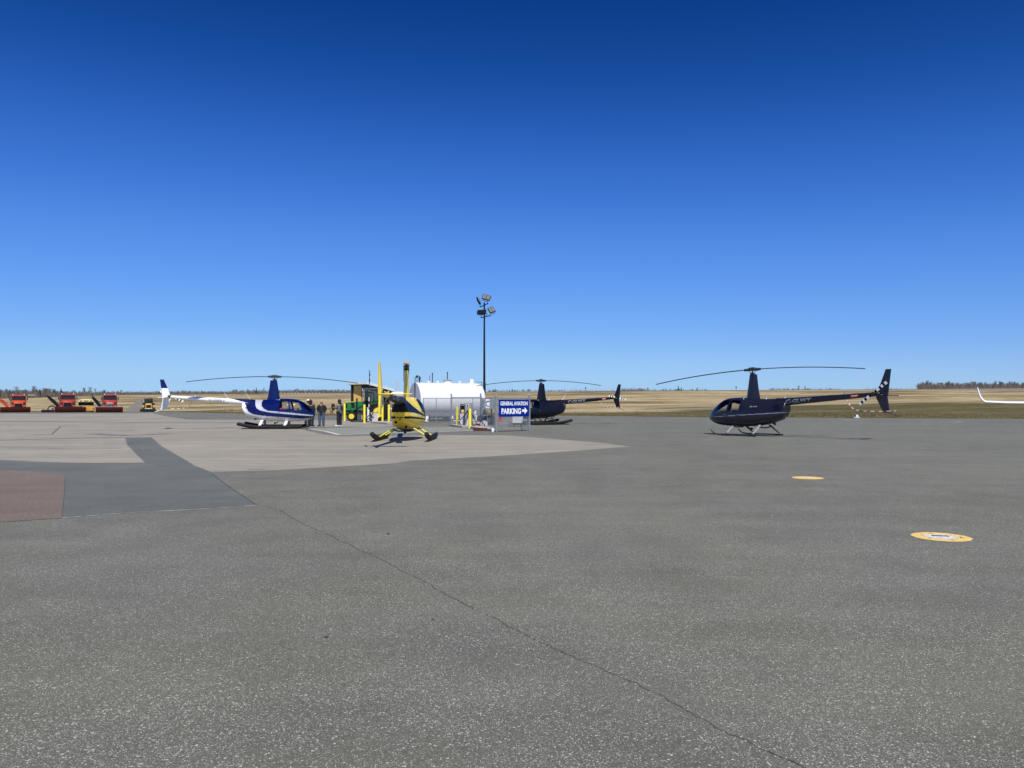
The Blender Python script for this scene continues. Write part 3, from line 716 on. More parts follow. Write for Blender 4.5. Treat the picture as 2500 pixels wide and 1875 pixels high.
    hub=hh.build('rotor_hub',M['dark'],root,smooth=True)
    for sg in(1,-1):
        bb=MB(); v=[];ns=26
        prof=[(-.5,0),(-.32,.35),(0,.5),(.3,.35),(.5,.05),(.3,-.25),(0,-.4),(-.32,-.3)]
        for i in range(ns+1):
            r=.38+(5.03-.38)*i/ns; ch=.254*(.45 if i==0 else (.8 if i==1 else 1)); th=.048
            z=3.18+cfg['tilt']*sg*r-.0145*r*r; c=dv*sg*r+Vector((0,0,z))
            tw=R(4)*(1-r/5)
            for a,b_ in prof: v.append(c+nv*sg*(a*ch)+Vector((0,0,b_*th+a*ch*math.tan(tw))))
        k8=8; fs=[(i*k8+k,i*k8+(k+1)%k8,(i+1)*k8+(k+1)%k8,(i+1)*k8+k) for i in range(ns) for k in range(k8)]
        bb.add(v,fs+[tuple(range(8)),tuple(ns*k8+k for k in range(8))],0)
        bb.build('rotor_blade',M['bladeY'] if (cfg.get('palebl')==sg) else M['blade'],hub,smooth=True)
    # --- landing gear
    for lx in(.78,-.68):
        for sy in(1,-1):
            lg=MB(); top=Vector((lx+.02,sy*.40,.52)); bot=Vector((lx-.05,sy*1.07,.13)) ; v=[]
            lg.tube([top,bot],[.5*cfg['legw'],.42*cfg['legw']],10,flat=.38,up=(1,0,0)) if False else None
            dl=(bot-top).normalized(); a=Vector((1,0,0)); b_=dl.cross(a).normalized(); n_=12
            for c,wd in((top,cfg['legw']),(bot,cfg['legw']*.85)):
                for k in range(n_): an=2*math.pi*k/n_; v.append(c+a*math.cos(an)*wd/2+b_*math.sin(an)*.028)
            lg.add(v,[(k,(k+1)%n_,n_+(k+1)%n_,n_+k) for k in range(n_)]+[tuple(range(n_)),tuple(range(n_,2*n_))])
            lg.build('landing_leg',cfg['legm'],root,smooth=True)
    for lx in(.78,-.68): ct=MB(); ct.tube([(lx,-.5,.47),(lx,-.25,.40),(lx,.25,.40),(lx,.5,.47)],.03); ct.build('cross_tube',M['dark'],root,smooth=True)
    for sy in(1,-1):
        sk=MB(); y=sy*1.09
        fo=0 if cfg['floats'] else -.5
        tip=[(1.62+fo,y,.05),(1.85+fo,y,.07),(1.98+fo,y,.13),(2.07+fo,y,.21),(2.12+fo,y,.27)]
        sk.tube([(-1.72 if cfg['floats'] else -.92,y,.05),(-.5,y,.05),(0,y,.05)]+tip,[.035]*3+[.035,.033,.03,.027,.022],8)
        so_=sk.build('skid',M['dark'],root,smooth=True)
        if cfg['floats']:
            fb=MB(); fb.tube([(-1.98,y,.33),(-1.94,y,.32),(-1.45,y,.215),(-.85,y,.125),(-.6,y,.12),(.2,y,.12),(.92,y,.12),(1.5,y,.13),(1.72,y,.16),(1.80,y,.19)],[.06,.098,.105,.105,.11,.105,.11,.105,.095,.05],12)
            fb.build('stowed_float',M['rubber'],so_,smooth=True)
        else:
            for xx in(-.68,.75): shb=MB(); shb.rbox((xx,y,.02),(.42,.075,.035),.01); shb.build('skid_shoe',M['dark'],so_)
    # --- belly gear, exhaust
    bl=MB(); bl.tube([(.2,.05,.45),(.18,.05,.36),(.0,.05,.34)],.03,8); bl.sphere((.02,.05,.33),.06,8); bl.tube([(-.1,.1,.47),(-.3,.1,.40),(-.5,.1,.40),(-.6,.1,.5)],.008,5); bl.build('drain_valve',M['dark'],root,smooth=True)
    ex=MB(); ex.tube([(-.95,-.15,.66),(-1.15,-.15,.56)],.05,12); ex.build('exhaust_pipe',M['dark'],root,smooth=True)
    le=MB(); le.sphere((-1.78,.0,.90),.035,8); le.build('tail_light',M['lens'],root)
    if cfg['name']=='yellow':
        ex=MB(); ex.lathe([(.055,-.01),(.06,.02)],(-1.86,.16,.80),14,axis='X'); ex.build('cooling_port',M['black'],root)
    # side louvres
    for sy in(1,-1):
        lv=MB()
        for i in range(6):
            z=1.47-i*.042; x0=-1.28-.02*i; x1=-1.62-.008*i
            q=[(x0+(x1-x0)*t/5,z-.02*t/5) for t in range(6)]
            lv.tube([(a,sy*(surf_y(a,c)+.004),c) for a,c in q],.010,4)
        lv.build('air_louvre',cfg.get('louv',M['black']),body)
    # antennas, beacon
    for ax,h in cfg['ant']:
        ab=MB(); zt=boom_z(ax)+boom_r(ax)-.01 if ax<-1.5 else sec(ax)['zt']-.01
        ab.tube([(ax,0,zt),(ax,0,zt+.05)],[.035,.02],6); ab.tube([(ax,0,zt+.04),(ax-.30*h,0,zt+.04+.42*h)],[.014,.007],6); ab.build('antenna',M['white'],root)
    bc=MB(); bc.tube([(-4.65,0,boom_z(-4.65)+boom_r(-4.65)-.01),(-4.65,0,boom_z(-4.65)+boom_r(-4.65)+.07)],[.03,.02],8); bc.build('beacon',M[cfg.get('bcn','dark')],root)
    for sy in (1,-1): kn=MB(); kn.sphere((.33,sy*.25,sec(.33)['zt']-.06),.028,6); kn.build('fuel_cap',M['white'],root)
    # lettering on the boom (both sides) and type mark on the side
    x0,x1,hgt_=cfg['reg']
    for sy in(1,-1):
        def fn(u,v,sy=sy):
            uu=u if sy<0 else 1-u
            x=x1+(x0-x1)*uu; x+= (.03*v*(1 if sy<0 else -1))*0
            x=x+(.05*(v-.5))*(-1 if sy>0 else 1)
            r=boom_r(x)+.004; an=(v-.5)*hgt_/r-cfg.get('regd',0)
            return (x,sy*r*math.cos(an),boom_z(x)+r*math.sin(an))
        place_text('registration_letters',cfg['regtxt'],fn,cfg['regm'],boom,bold=cfg.get('rb',.025))
        if cfg.get('r44'):
            a0,a1,zc,hh_=cfg['r44']
            def fn2(u,v,sy=sy):
                uu=u if sy<0 else 1-u; x=a1+(a0-a1)*uu+(.03*(v-.5))*(-1 if sy>0 else 1); z=zc+(v-.5)*hh_
                return (x,sy*(surf_y(x,z)+.004),z)
            place_text('type_mark','R44',fn2,cfg['regm'],body,bold=.02,cuts=3)
        if cfg.get('danger'):
            db=MB(); 
            for (xa,xb,hv) in((-5.32,-4.98,.05),):
                v=[]
                for j in range(5):
                    an=(j/4-.5)*2*hv/(boom_r(-5.1))
                    for xx in(xa,xb): r=boom_r(xx)+.003; v.append((xx,sy*r*math.cos(an),boom_z(xx)+r*math.sin(an)))
                db.add(v,[(2*j,2*j+1,2*j+3,2*j+2) for j in range(4)])
            db.build('warning_decal',M['redw'],boom)
            def fn3(u,v,sy=sy):
                uu=u if sy<0 else 1-u; x=-5.02-.27*(1-uu); r=boom_r(x)+.006; an=(v-.5)*.055/r
                return (x,sy*r*math.cos(an),boom_z(x)+r*math.sin(an))
            place_text('warning_letters','DANGER',fn3,M['white'],boom,bold=.03,cuts=2)
    if cfg['name']=='yellow':
        def sx(y,z):
            a,b2=-1.92,-1.3
            for _ in range(30):
                m_=(a+b2)/2
                if surf_y(m_,z)<abs(y): a=m_
                else: b2=m_
            return a
        def fn4(u,v):
            y=.12-.24*u+.015*(.5-v)*-1; z=.985+(v-.5)*.075; return (sx(y,z)-.006,y,z)
        place_text('type_mark','R44',fn4,M['black'],body,bold=.03,cuts=3)
    return root
def flat(i): return lambda x,y,dz:i
base=[('right',(11.59,37.1,0),127.6),('blue',(-14.55,47.2,0),7.7),('dark',(2.1,55.8,0),203),('yellow',(-4.5,32.8,0),89.8)]
heli(dict(name='right',label='dark charcoal helicopter with thin skids on the right side of the apron, nose pointing left',loc=(11.59,37.1,0),yaw=127.6,paint=[M['navy'],M['letter']],liv=livery_dark,glass=M['glass'],mastm=0,boom=flat(0),finm=0,trot=142,raz=144,tilt=-.055,legw=.15,legm=M['grey'],floats=False,ant=[(-.75,.75),(-1.75,.85)],reg=(-1.9,-3.15,.20),regtxt='C-GLWY',regm=M['letter'],r44=(-.18,-.52,1.40,.07),danger=True,bcn='steel',louv=M['black']))
heli(dict(name='blue',label='blue and white helicopter with white landing legs and silver swoosh, left of the people',loc=(-14.55,47.2,0),yaw=7.7,paint=[M['white'],M['blue'],M['silver']],liv=livery_blue,glass=M['glass'],mastm=1,boom=lambda x,y,dz:1 if dz>.02+lerp([(-2.85,.2),(-2.0,.03),(-1.3,-.09)],x) else 0,finm=0,fin2=1,trot=155,raz=18.5,tilt=.0,legw=.18,legm=M['white'],floats=True,ant=[(-1.45,.95),(-2.75,.95)],reg=(-2.86,-3.82,.125),regtxt='C-GEET',rb=.012,regm=M['letterd'],seat='dark',headset=True,danger=False,skidpaint=True,bcn='white'))
heli(dict(name='dark',label='navy black helicopter with stowed floats behind the blue parking sign',loc=(2.1,55.8,0),yaw=203,paint=[M['navy2'],M['navy2']],liv=livery_dark,glass=M['glass'],mastm=0,boom=flat(0),finm=0,trot=10,raz=24.9,tilt=.013,legw=.12,legm=M['dark'],floats=True,ant=[(-.62,.4),(-1.75,.95)],reg=(-2.1,-3.6,.24),regtxt='C-GLWX',regm=M['letter'],danger=True))
heli(dict(name='yellow',label='yellow and black helicopter seen from its tail in the middle of the apron',loc=(-4.5,32.8,0),yaw=89.8,paint=[M['yellow'],M['black']],liv=livery_yellow,glass=M['glassd'],mastm=0,boom=lambda x,y,dz:1 if (x>-5.0) else 0,finm=0,trot=86,raz=-82,tilt=.042,palebl=1,legw=.14,legm=M['yellow2'],floats=True,rearm=1,ant=[],reg=(-3.0,-4.4,.20),regtxt='C-G',regm=M['letter'],r44=None,danger=False,skidpaint=True,bcn='yellow'))
# ---------------------------------------------------------------- apron markers
for (px,py,inner) in((1970,1166.2,False),(2293,1309.5,True)):
    p=G(px,py); mk=thing('apron_marker','large near yellow ring marker with worn white centre and dark slot' if inner else 'farther plain yellow round marker painted on the asphalt','ground marking',(p.x,p.y,0),R(-14))
    rr=random.Random(5)
    def disc(r,z,mat,name,jit=.006,n=64,sq=1):
        b=MB(); b.add([(0,0,z)]+[(math.cos(2*math.pi*k/n)*(r+rr.uniform(-jit,jit)),math.sin(2*math.pi*k/n)*(r+rr.uniform(-jit,jit))*sq,z) for k in range(n)],[(0,1+k,1+(k+1)%n) for k in range(n)]); return b.build(name,mat,mk)
    disc(.318,.003,M['worny'],'painted_ring')
    if inner:
        disc(.175,.005,M['marker_white'],'painted_centre',.02)
        b=MB(); b.box((0,.04,.008),(.18,.032,.006)); b.build('tie_down_slot',M['crack'],mk)
        for k in range(16):
            a=rr.uniform(0,6.28); r=rr.uniform(.18,.225); b=MB(); b.add([(math.cos(a)*r,math.sin(a)*r,.0062),(math.cos(a+.12)*(r+.01),math.sin(a+.12)*(r+.01),.0062),(math.cos(a+.1)*(r+.03),math.sin(a+.1)*(r+.03),.0062)],[(0,1,2)])
            if k==0: acc=MB()
            acc.add(b.v,b.f)
        acc.build('worn_paint_chip',M['crack'],mk)
    else:
        disc(.09,.005,M['marker_white'],'painted_centre',.02)
# ---------------------------------------------------------------- people
def skin(name,nodes,edges,mat,parent,sub=2,root=None):
    ks=list(nodes); me=bpy.data.meshes.new(name); me.from_pydata([nodes[k][0] for k in ks],[(ks.index(a),ks.index(b)) for a,b in edges],[])
    o=bpy.data.objects.new(name,me); COL.objects.link(o)
    m=o.modifiers.new('s','SKIN'); m.use_smooth_shade=True
    for i,k in enumerate(ks):
        r=nodes[k][1]; r=(r,r) if not isinstance(r,tuple) else r
        me.skin_vertices[0].data[i].radius=r; me.skin_vertices[0].data[i].use_root=(k==(root or ks[0]))
    s=o.modifiers.new('d','SUBSURF'); s.levels=sub; s.render_levels=sub
    dg=bpy.context.evaluated_depsgraph_get(); dg.update(); nm=bpy.data.meshes.new_from_object(o.evaluated_get(dg))
    bpy.data.objects.remove(o); nm.name=name; nm.materials.clear(); nm.materials.append(mat)
    for p in nm.polygons: p.use_smooth=True
    o=bpy.data.objects.new(name,nm); COL.objects.link(o)
    if parent:o.parent=parent
    return o
def person(label,loc,rz,H,top,trousers,shoes,arms,head='bald',build=1.0,lookdown=.03,shirt=None):
    t=thing('person',label,'person',loc,rz); k=H/1.75; b=build
    V=lambda x,y,z:(x*k,y*k,z*k)
    n={'pel':(V(0,0,.93),.125*b),'sp':(V(0,0,1.12),.118*b),'ch':(V(0,0,1.32),(.15*b,.115*b)),'nk0':(V(0,.01,1.45),.07),'nk':(V(0,0,1.50),.052),'hd':(V(0,-lookdown*.6,1.575),.084),'hd2':(V(0,-lookdown,1.645),.097),'hd3':(V(0,-lookdown*.8,1.705),.072)}
    e=[('pel','sp'),('sp','ch'),('ch','nk0'),('nk0','nk'),('nk','hd'),('hd','hd2'),('hd2','hd3')]
    A_=arms
    for s,nm in((1,'l'),(-1,'r')):
        n['sh'+nm]=(V(s*.18*b,0,1.41),.062*b); n['el'+nm]=(V(*A_[nm][0]),.045*b); n['wr'+nm]=(V(*A_[nm][1]),.03); n['ha'+nm]=(V(*A_[nm][2]),(.038,.018))
        e+=[('ch','sh'+nm),('sh'+nm,'el'+nm),('el'+nm,'wr'+nm),('wr'+nm,'ha'+nm)]
        n['hip'+nm]=(V(s*.10*b,0,.88),.098*b); n['kn'+nm]=(V(s*.125,-.02,.49),.062*b); n['an'+nm]=(V(s*.13,.02,.09),.042); n['to'+nm]=(V(s*.16,-.15,.035),.034)
        e+=[('pel','hip'+nm),('hip'+nm,'kn'+nm),('kn'+nm,'an'+nm),('an'+nm,'to'+nm)]
    skin('body',n,e,M['skin'],t)
    fm=MB(); hz=1.655*k; hy=-lookdown*k
    fm.sphere((0,hy-.092*k,hz-.012),.018,6,sq=(.8,1.1,1.4))
    for s in(1,-1): fm.sphere((s*.093*k,hy+.005,hz-.01),.025,6,sq=(.4,.8,1.2))
    fm.build('nose_and_ears',M['skin'],t,smooth=True)
    ey=MB()
    for s in(1,-1): ey.sphere((s*.032*k,hy-.084*k,hz+.012),.010,6)
    ey.box((0,hy-.083*k,hz-.058),(.045,.006,.008)); ey.build('eyes_and_mouth',M['hair'],t)
    for nm in('l','r'):
        h=Vector(n['ha'+nm][0]); wv=Vector(n['wr'+nm][0]); d=(h-wv).normalized(); sd=d.cross(Vector((0,1,0)))
        if sd.length<.2: sd=d.cross(Vector((1,0,0)))
        sd.normalize(); up=sd.cross(d)
        for j,(off,L) in enumerate(((-.028,.068),(-.010,.078),(.009,.074),(.027,.058))):
            f=MB(); p0=h+sd*off+d*.02; p1=p0+d*L*.5+up*.006; p2=p1+d*L*.35+up*.022; p3=p2+d*L*.2+up*.03
            f.tube([p0,p1,p2,p3],[.0095,.009,.008,.006],6)
            if j==0: acc=MB()
            acc.add(f.v,f.f)
        f=MB(); q=h+sd*-.03-d*.02; f.tube([q,q-sd*.03+d*.02,q-sd*.035+d*.05],[.011,.010,.007],6); acc.add(f.v,f.f)
        acc.build('fingers',M['skin'],t,smooth=True)
    # trousers
    g={};ge=[]
    g['pel']=(n['pel'][0],.12*b)
    for nm in('l','r'):
        for q,r in(('hip',.105*b),('kn',.09*b),('an',.085)):
            p=Vector(n[q+nm][0]); g[q+nm]=(tuple(p+Vector((0,-.01 if q=='an' else 0,-.04 if q=='an' else 0))),r)
        ge+=[('pel','hip'+nm),('hip'+nm,'kn'+nm),('kn'+nm,'an'+nm)]
    skin('trousers',g,ge,trousers,t)
    for nm in('l','r'):
        s=MB(); p=Vector(n['to'+nm][0]); a=Vector(n['an'+nm][0]); c=(p+a)/2
        s.rbox((c.x,c.y-.01,.045),(.10,.29,.09),.03,rot=(0,0,math.atan2(p.x-a.x,-(p.y-a.y)))); s.build('shoe',shoes,t,smooth=True)
    j={};je=[]
    j['hemL']=((.075*b,0,.80*k),.155*b); j['hemR']=((-.075*b,0,.80*k),.155*b); je+=[('pel','hemL'),('pel','hemR')]; j['pel']=((0,0,.93*k),(.165*b,.14*b)); j['sp']=(n['sp'][0],(.165*b,.145*b)); j['ch']=(n['ch'][0],(.185*b,.145*b)); j['nk0']=(V(0,.01,1.47),.085)
    je+=[('ch','sp'),('sp','pel'),('ch','nk0')]
    for nm in('l','r'):
        sv=n['sh'+nm][0]; j['sh'+nm]=((sv[0]*.97,sv[1],sv[2]-.03),.078*b); j['el'+nm]=(n['el'+nm][0],.068*b); j['wr'+nm]=(n['wr'+nm][0],.052*b)
        je+=[('ch','sh'+nm),('sh'+nm,'el'+nm),('el'+nm,'wr'+nm)]
    skin('jacket',j,je,top,t,root='ch')
    if shirt:
        s=MB(); s.rbox((0,-.115*b,1.425*k),(.06,.03,.08),.01); s.build('shirt_collar',shirt,t)
    if head=='hood' or head=='hoodgrey':
        h=MB(); h.sphere((0,hy+.025,1.64*k),.125,12,sq=(.95,1.0,1.15)); h.sphere((0,.04,1.50*k),.12,10,sq=(1.1,.9,.7))
        # open the front
        f2=[];m2=[]
        for f in h.f:
            c=[sum(h.v[i][q] for i in f)/len(f) for q in range(3)]
            if c[1]<hy-.055 and abs(c[0])<.07 and 1.53*k<c[2]<1.71*k: continue
            f2.append(f)
        h.f=f2; h.m=[0]*len(f2); h.build('hood',M['cloth_black'],t,smooth=True)
    if head=='cap':
        h=MB(); h.sphere((0,hy+.008,1.70*k),.102,10,sq=(.95,1.1,.72)); h.rbox((0,hy-.13,1.685*k),(.15,.12,.018),.008); h.build('cap',M['capw'],t,smooth=True)
    if head=='bald':
        h=MB(); h.sphere((0,hy+.02,1.63*k),.098,10,sq=(1.0,1.0,.75)); 
        f2=[f for f in h.f if sum(h.v[i][1] for i in f)/len(f)>hy+.01]; h.f=f2;h.m=[0]*len(f2); h.build('hair',M['hair'],t,smooth=True)
    return t
pocket={'l':((.30,.03,1.14),(.20,-.07,.93),(.15,-.10,.88)),'r':((-.30,.03,1.14),(-.20,-.07,.93),(-.15,-.10,.88))}
relax={'l':((.27,.03,1.13),(.27,-.05,.88),(.27,-.08,.80)),'r':((-.27,.03,1.13),(-.27,-.05,.88),(-.27,-.08,.80))}
hold={'l':((.30,-.05,1.16),(.22,-.30,1.20),(.18,-.38,1.22)),'r':((-.27,.03,1.13),(-.27,-.06,.88),(-.27,-.09,.80))}
p=G(785.5,1040.6); person('bald man in black jacket and blue jeans, head bowed, hands by his pockets',(p.x,p.y,0),R(-3),1.74,M['cloth_black'],M['jeans'],M['shoe'],pocket,'bald',1.18,.06,shirt=M['capw'])
p=G(829,1040.8); HP=person('person in grey jacket with black hood and black trousers, turned away, holding a dark bundle',(p.x,p.y,0),R(-118),1.80,M['cloth_grey'],M['cloth_black'],M['shoew'],hold,'hood',1.1,.03)
pp_=MB(); pp_.rbox((-.03,.165,1.24),(.20,.02,.30),.009); o=pp_.build('back_panel',M['cloth_black'],HP)
bd=MB(); bd.sphere((0,0,.07),.16,10,sq=(.8,.6,1.0)); bd.sphere((.02,0,-.10),.14,10,sq=(.8,.6,1.1)); bd.sphere((-.03,.02,.0),.13,8,sq=(.8,.7,1.3)); o=bd.build('dark_bundle',M['cloth_black'],smooth=True); q=A(813.5,993,51.9); o.location=q; tag(o,'dark folded bundle held up in front of the hooded person in grey','bundle')
p=G(743,1041.8); person('person in white cap mostly hidden behind the nose of the blue helicopter',(p.x,p.y+.9,0),R(20),1.80,M['cloth_black'],M['cloth_navy'],M['shoe'],relax,'cap',1.05,.02)
p=G(754,1041.6); person('person with black hood up beside the white capped person behind the helicopter nose',(p.x,p.y+.5,0),R(175),1.76,M['cloth_black'],M['cloth_navy'],M['shoe'],relax,'hood',1.08,.02)
# ---------------------------------------------------------------- fuel tank
def fuel_tank():
    L=5.9;r=1.46
    a=Vector(((1013-1250)/F*63.5,63.5,0)); th=R(27)
    cx=a+Vector((math.cos(th),math.sin(th),0))*L/2
    t=thing('fuel_tank','large white horizontal fuel tank behind the chain link fence','fuel tank',(cx.x,cx.y,0),th)
    zc=1.79
    b=MB(); n=64
    b.lathe([(r-.02,-L/2-.02),(r,-L/2),(r,L/2-.45),(r*.985,L/2-.28),(r*.93,L/2-.12),(r*.8,L/2),(r*.5,L/2+.08),(.02,L/2+.12)],(0,0,zc),n,axis='X'); b.f=[f for f in b.f if len(f)<10]; b.m=[0]*len(b.f); b.build('tank_shell',M['tank'],t,smooth=True)
    e=MB(); e.lathe([(.02,-L/2-.10),(r*.6,-L/2-.075),(r*.9,-L/2-.035),(r-.02,-L/2-.02)],(0,0,zc),n,axis='X'); e.build('tank_end',M['tankg'],t,smooth=True)
    for x in(-2.2,0,2.2):
        s=MB(); s.box((x,0,.30),(.22,1.9,.5),taper=.9); s.build('saddle',M['white'],t)
    s=MB(); s.box((0,-.9,.12),(6.3,.14,.14)); s.box((0,.9,.12),(6.3,.14,.14)); s.build('base_rail',M['white'],t)
    s=MB(); s.tube([(-2.4,-1.5,.20),(0,-1.5,.2),(1.0,-1.5,.2)],.06); s.tube([(-2.4,-1.75,.14),(-.3,-1.75,.14)],.06); s.build('fuel_pipe',M['dark'],t,smooth=True)
    zt=zc+r
    m=MB(); m.lathe([(.33,zt-.08),(.33,zt+.22),(.30,zt+.24)],(-.05,0,0),24); m.build('manhole',M['white'],t,smooth=True)
    m=MB(); m.lathe([(.42,zt+.245),(.42,zt+.28)],(-.05,0,0),24); m.build('manhole_lid',M['lgrey'],t)
    for x in(-1.75,-.95,1.05):
        m=MB(); m.lathe([(.10,zt-.05),(.10,zt+.06),(.14,zt+.07),(.12,zt+.13),(.03,zt+.15)],(x,0,0),14); m.build('dome_cap',M['white'],t,smooth=True)
    for x,h in((-1.62,.58),(-1.38,.80),(-.03,.60)):
        m=MB(); z0=zt+(.27 if x>-.5 else -.03); m.tube([(x,.1,z0),(x,.1,z0+h)],.04,8); m.tube([(x,.1,z0+h),(x,.1,z0+h+.05)],.07,8); m.build('vent_pipe',M['dark'] if x!=-1.62 else M['grey'],t)
    m=MB(); m.box((2.1,0,zt+.16),(.32,.32,.38)); m.build('gauge_box',M['white'],t)
    m=MB(); x=-2.55; m.tube([(x,0,zt-.05),(x,0,zt+.25)],.05); m.rbox((x,0,zt+.36),(.16,.16,.26),.04); m.rbox((x-.24,0,zt+.48),(.17,.15,.2),.05); m.tube([(x,0,zt+.5),(x-.2,0,zt+.58)],.03); m.tube([(x-.22,0,zt+.5),(x-.22,0,zt-.0)],.02); m.tube([(x-.3,0,zt+.14),(x+.25,0,zt+.14)],.02); m.build('valve',M['dark'],t,smooth=True)
    m=MB(); m.tube([(-3.05,-.3,.3),(-3.05,-.3,zt+.45)],.035); m.build('riser_pipe',M['dark'],t)
    # end ladder frame
    m=MB()
    for y in(-.5,.3): m.tube([(3.25,y,1.0),(3.25,y,zt+.1),(2.7,y,zt+.1)],.02,6)
    m.tube([(2.7,-.5,zt+.1),(2.7,.3,zt+.1)],.02); m.tube([(3.25,-.5,zt+.1),(3.25,.3,zt+.1)],.02); m.tube([(3.25,-.5,zt-.6),(3.25,.3,zt-.6)],.02)
    m.build('access_rail',M['steel'],t)
fuel_tank()
# small second tank, mostly behind the yellow helicopter
q=A(968,975,72); t=thing('fuel_tank','smaller white tank with two tall thin vent pipes between shed and big tank','fuel tank',(q.x,q.y,0),R(8))
b=MB(); b.lathe([(.02,-.80),(.18,-.78),(.26,-.70),(.27,-.6),(.27,.6),(.26,.7),(.18,.78),(.02,.80)],(0,0,2.34),40,axis='X'); b.build('tank_shell',M['tank'],t,smooth=True)
for x in(-.5,.5): b=MB(); b.box((x,0,1.04),(.10,.5,2.08)); b.build('saddle',M['grey'],t)
b=MB(); b.rbox((0,.1,.9),(1.5,.5,1.2),.03); b.build('control_cabinet',M['dgrey'],t)
for x,h in((-.02,1.15),(.14,1.15),(1.4,1.3)): b=MB(); b.tube([(x,0,2.4 if x<1 else .1),(x,0,2.45+h)],.035); b.tube([(x,0,2.45+h),(x+.12,0,2.55+h),(x+.22,0,2.45+h),(x+.2,0,2.3+h)],.008,5); b.build('vent_pipe',M['lgrey'],t)
b=MB(); b.tube([(.75,-.2,2.3),(.75,-.2,2.75),(1.0,-.2,2.75)],.05); b.build('vent_pipe',M['dark'],t)
# ---------------------------------------------------------------- floodlight mast
q=A(1182.3,983,72); ML=thing('floodlight_mast','tall black pole with four floodlights behind the white tank','light pole',(q.x,q.y,0),0)
ztop=CH+(HZ-738)/F*72
b=MB(); b.tube([(0,0,0),(0,0,ztop)],[.125,.065],12); b.box((0,0,.03),(.4,.4,.06)); b.build('pole',M['black'],ML,smooth=True)
def dp(px,py): v=A(px,py,72); return Vector((v.x-q.x,0,v.z))
for (a,b_) in(((1171.3,749.5),(1192,740.5)),((1173.6,775.5),(1198,770.0))):
    m=MB(); m.tube([dp(*a)+Vector((0,-.12,0)),dp(*b_)+Vector((0,-.12,0))],.045,8); m.build('cross_arm',M['black'],ML)
for (cx,cy,sz,rot) in((1168.6,734.5,(.62,.14,.50),(R(-25),R(28),R(62))),(1187.5,726.3,(.80,.15,.52),(R(-25),R(16),R(-12))),(1176,762.2,(.86,.15,.50),(R(35),R(3),R(170))),(1200.2,757,(.62,.15,.58),(R(-28),R(-18),R(28)))):
    h=MB(); h.rbox((0,0,0),sz,.03); o=h.build('floodlight',M['black'],ML,smooth=False); o.location=dp(cx,cy)+Vector((0,-.2,0)); o.rotation_euler=rot
    for s in(-1,1):
        l=MB(); l.box((s*sz[0]*.235,-sz[1]/2-.004,0),(sz[0]*.40,.01,sz[2]*.82)); l.build('lens',M['lens'],o)
    l=MB(); l.tube([(-sz[0]*.3,.02,-sz[2]*.3),(-sz[0]*.2,.02,-sz[2]*.75),(sz[0]*.2,.02,-sz[2]*.75),(sz[0]*.3,.02,-sz[2]*.3)],.025,6); l.build('bracket',M['black'],o)
for a,b_ in(((1172,749),(1172,741)),((1190.5,741),(1190.5,735)),((1174.6,775),(1174.6,767)),((1188.5,772),(1188.5,764)),((1197,770),(1197,763))):
    m=MB(); m.tube([dp(*a)+Vector((0,-.12,0)),dp(*b_)+Vector((0,-.15,0))],.03,6); m.build('stem',M['black'],ML)
# ---------------------------------------------------------------- shed
def shed():
    c0=Vector(((896.4-1250)/F*69.5,69.5,0)); u=Vector((-2.05,1.9,0)); v=Vector((1.95,2.3,0))
    t=thing('fuel_shed','open fronted shed with white sloping roof and yellow inside panel','shed',(c0.x,c0.y,0),0)
    O=Vector((0,0,0)); 
    z0=CH+(HZ-938.5)/F*69.5; z1=CH+(HZ-939.5)/F*71.4; z2=CH+(HZ-955)/F*71.8
    th=.22
    def P4(a,b,z): return O+u*a+v*b+Vector((0,0,z))
    def zr(a,b): return z0+(z1-z0)*a+(z2-z0)*b
    co=[(-.03,-.03),(1.03,-.03),(1.03,1.03),(-.03,1.03)]
    b=MB(); b.add([P4(x,y,zr(x,y)) for x,y in co]+[P4(x,y,zr(x,y)+th) for x,y in co],[(4,5,6,7),(0,1,5,4),(1,2,6,5),(2,3,7,6),(3,0,4,7)],0); b.build('roof',M['white'],t)
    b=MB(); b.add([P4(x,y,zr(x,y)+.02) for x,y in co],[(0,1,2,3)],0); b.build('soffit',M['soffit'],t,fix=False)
    # walls: far left wall (yellow inside), back wall dark
    def wall(a0,b0,a1,b1,mat,nm,zf=0,ztop=None):
        w_=MB(); d=(P4(a1,b1,0)-P4(a0,b0,0)).normalized()*0; n_=(P4(a1,b1,0)-P4(a0,b0,0)); n_=Vector((-n_.y,n_.x,0)).normalized()*.05
        q=[P4(a0,b0,zf),P4(a1,b1,zf),P4(a1,b1,(zr(a1,b1))),P4(a0,b0,zr(a0,b0))]
        w_.add([x-n_ for x in q]+[x+n_ for x in q],[(0,1,2,3),(4,5,6,7),(0,1,5,4),(1,2,6,5),(2,3,7,6),(3,0,4,7)]); w_.build(nm,mat,t)
    wall(.86,.10,.50,.14,M['wallyel'],'side_panel')
    wall(.96,.08,.87,.09,M['soffit'],'corner_board')
    wall(.5,.97,.05,.97,M['soffit'],'back_wall')
    for a,b_,m in((.05,.05,M['dark']),(.05,.95,M['pink_wood']),(.92,.05,M['dark'])):
        p=MB(); c=P4(a,b_,0); zz=zr(a,b_); p.box((c.x,c.y,zz/2),(.13,.13,zz)); p.build('post',m,t)
shed()
